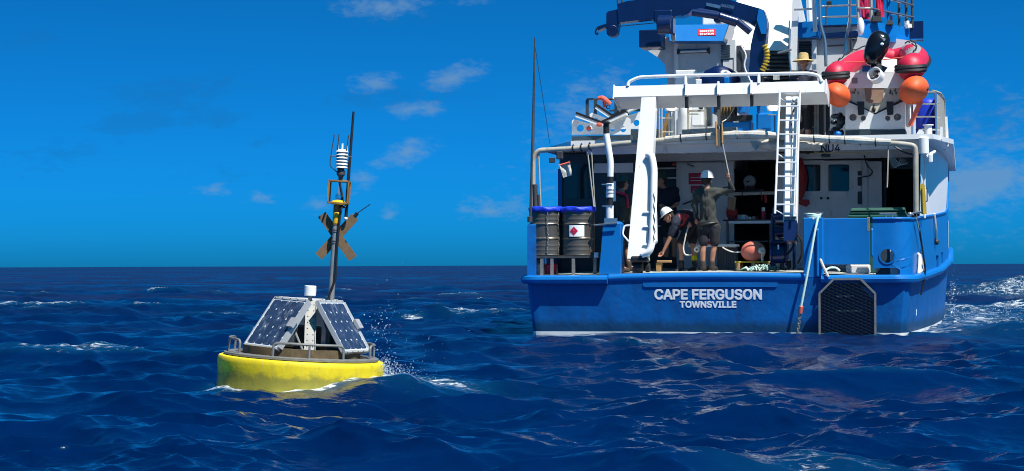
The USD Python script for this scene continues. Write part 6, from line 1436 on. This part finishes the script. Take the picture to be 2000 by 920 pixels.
# yellow board beside the white plating, cleats and ropes on the bulwark
t = Thing('yellow_board', 'tall yellow board standing between awning pipe and white plating', 'board', S(1803, 418, 1.4), SHIP)
t.part('board', slab([(1799, 418), (1797, 362), (1801, 358), (1806, 361), (1810, 418)], 1.35, .05), 'dull_yellow'); t.part('batten', slab([(1803, 417), (1801, 366), (1803, 366), (1805, 417)], 1.325, .024), 'dull_yellow')
V.part('bulwark_cleat', MB().rod(S(1718, 417.5, -.0), S(1751, 417, -.0), .02).rod(S(1730, 418, 0), S(1730, 427, 0), .017).rod(S(1742, 418, 0), S(1742, 427, 0), .017), 'stainless')
V.part('bulwark_cleat', MB().rod(S(1572, 418, .1), S(1608, 417, .1), .02).rod(S(1582, 418, .1), S(1582, 427, .1), .02).rod(S(1596, 418, .1), S(1596, 427, .1), .02), 'stainless')
V.part('bulwark_cleat', MB().rod(S(1778, 417, .5), S(1800, 414, .5), .02).ball(S(1777, 419, .45), (.05, .05, .05), 1), 'stainless')
t = Thing('tow_rope', 'pale green rope running from the stern post down to a chain in the water', 'rope', S(1590, 420, -.05), SHIP)
kn = []
for k in range(5): kn += [S(1590, 419 + 2.2 * k, .1) + [.125 * math.cos(g) * (1 - .05 * k), .09 * math.sin(g), .012 * math.sin(2 * g)] for g in np.linspace(.5, 6.6, 10)]
t.part('coil', MB().tube(kn, .018, 6), 'rope_pale')
t.part('line', MB().tube([S(1598, 424, -.05), S(1592, 450, -.12), S(1576, 540, -.14), S(1564, 602, -.10)], .021, 8), 'rope_pale')
t.part('rope_splice', MB().cyl(S(1565, 598, -.10), S(1562.5, 612, -.08), .04, 12), 'orange_rag')
ch = MB()
for k in range(9):
    q = S(1562 - .6 * k, 614 + 5 * k, -.08)
    ch.tube([q + [.026 * math.cos(g) * (1 if k % 2 else .3), .026 * math.cos(g) * (.3 if k % 2 else 1), .036 * math.sin(g)] for g in np.linspace(0, 2 * math.pi, 9)[:-1]], .010, 5, closed=True)
t.part('chain', ch, 'galvanised_steel')
t = Thing('mooring_rope', 'weathered rope looped over the sill beside the stern grating', 'rope', S(1606, 530, -.1), SHIP)
t.part('line', MB().tube([S(1600, 500, .05), S(1608, 520, -.06), S(1618, 541, -.14)], .024, 6).tube([S(1598, 503, .05), S(1612, 532, -.1)], .018, 6), 'tarp_beige')
t.part('loop', MB().tube(bend([S(1612, 528, .2), S(1622, 522, .25), S(1634, 523, .25), S(1640, 529, .22)], .08), .02, 6), 'rope_pale')
t = Thing('side_rope', 'bundle of pale ropes hanging out of the freeing port', 'rope', (3.7, 1.35, 1.3), SHIP)
for k, (ya_, yb_) in enumerate(((1.05, 0.85), (1.15, 1.05), (1.25, 1.25), (1.3, 1.5), (1.35, 1.75))):
    t.part('strand', MB().tube([(HB(1.2) - .08, ya_ + .1, 1.56), (HB(1.2) + .03, ya_, 1.46), (HB(yb_) + .05, yb_, 1.12 + .02 * k)], .028, 6), 'rope_white')
t = Thing('fender_line', 'dark line hanging over the starboard bulwark to the waterline', 'line', S(1797, 420, .8), SHIP)
t.part('line', MB().tube(bend([S(1780, 420, .55), S(1790, 424, .5), (HB(.9) + .06, .9, 1.95), (HB(1.3) + .12, 1.3, 1.15), (HB(1.3) + .03, 1.25, .72)], .15), .018, 6), 'black_rubber')
t.part('tail', MB().tube(bend([S(1783, 420, .55), S(1790, 426, .5), (HB(1.) + .05, 1.0, 1.85), (HB(1.4) + .05, 1.4, 1.55)], .1), .014, 6), 'rope_white')
t = Thing('hanging_tackle', 'short rope tackle hanging down the blue bulwark below the white plating', 'tackle', (HB(4.2), 4.2, 2.1), SHIP)
t.part('line', MB().tube([(HB(4) + .02, 4.0, 2.32), (HB(4) + .05, 4.1, 2.0), (HB(4) + .05, 4.3, 1.78)], .03, 6), 'rope_white'); t.part('hook', MB().ball((HB(4) + .06, 4.3, 1.75), (.05, .1, .07), 1), 'dark_metal')

# ------------------------------------------------------------------ spray
def spray(name, label, pts, rad):
    """Thrown water: drops of many sizes."""
    ico = trimesh.creation.icosphere(1); m = []
    P = np.array(pts); o = P.mean(0)
    t = Thing(name, label, 'spray', o, WORLD, kind='stuff')
    V_ = (ico.vertices[None] * np.array(rad)[:, None, None] * np.random.default_rng(1).uniform(.7, 1.3, (len(P), 1, 3)) + P[:, None]).reshape(-1, 3)
    F_ = (ico.faces[None] + (np.arange(len(P)) * len(ico.vertices))[:, None, None]).reshape(-1, 3)
    t.part('drops', trimesh.Trimesh(V_, F_, process=False), 'water_drop', smooth=True)
mat('water_drop', {'d': ('diffuse_bsdf', {'color': (.75, .8, .85)}), 'g': ('glossy_bsdf', {'roughness': .05, 'color': (.95, .95, .95)}), 't': ('transparent_bsdf', {'color': (.8, .9, .95)}), 'm': ('mix_closure', {'fac': .45}), 'n': ('mix_closure', {'fac': .35})},
    [('d.BSDF', 'm.closure1'), ('g.BSDF', 'm.closure2'), ('m.closure', 'n.closure1'), ('t.BSDF', 'n.closure2')], surface='n.closure')
r_ = np.random.default_rng(31); pts, rad = [], []
bx, by = BUOY_XY
def wpt(px, py, d):
    v = pix_dir(px, py); return EYE + v * (d / v[1])
for n, cx, cy, sx, sy, r0, r1 in ((60, 738, 640, 15, 20, .002, .008), (60, 745, 655, 26, 28, .002, .005), (20, 750, 585, 22, 30, .002, .005), (30, 775, 690, 32, 22, .002, .005), (420, 765, 727, 24, 9, .0015, .007), (260, 752, 716, 7, 14, .0015, .007), (160, 800, 738, 28, 7, .0015, .006), (40, 800, 660, 60, 50, .002, .004)):
    for k in range(n):
        pts.append(wpt(r_.normal(cx, sx), r_.normal(cy, sy), by + r_.normal(0.05, .25))); rad.append(r0 + (r1 - r0) * r_.random() ** 2.2)
spray('buoy_spray', 'white water drops thrown up on the right side of the yellow buoy', pts, rad)
pts, rad = [], []
for n, y0, y1, z0, z1, ox in ((240, 7.5, 12, -.1, .9, .07), (520, 8, 13, 0, .3, .9), (24, 8, 12, .6, 1.2, .15)):
    for k in range(n):
        y = r_.uniform(y0, y1); pts.append(SHIP.at((HB(y) + abs(r_.normal(0, ox)) + .05, y, r_.uniform(z0, z1)))); rad.append(.002 + .009 * r_.random() ** 3)
for k in range(900):
    x = r_.uniform(-3.5, 3.5); h = math.exp(-((x - .5) / 2.0) ** 2)
    pts.append(np.array([20.2 + x, 74.2 + r_.normal(0, .6), .15 + h * (.45 + .35 * r_.random() ** 2) - .1 * r_.random()])); rad.append(.006 + .03 * r_.random() ** 3)
spray('bow_spray', 'white spray and breaking foam thrown out along the starboard side of the ship', pts, rad)
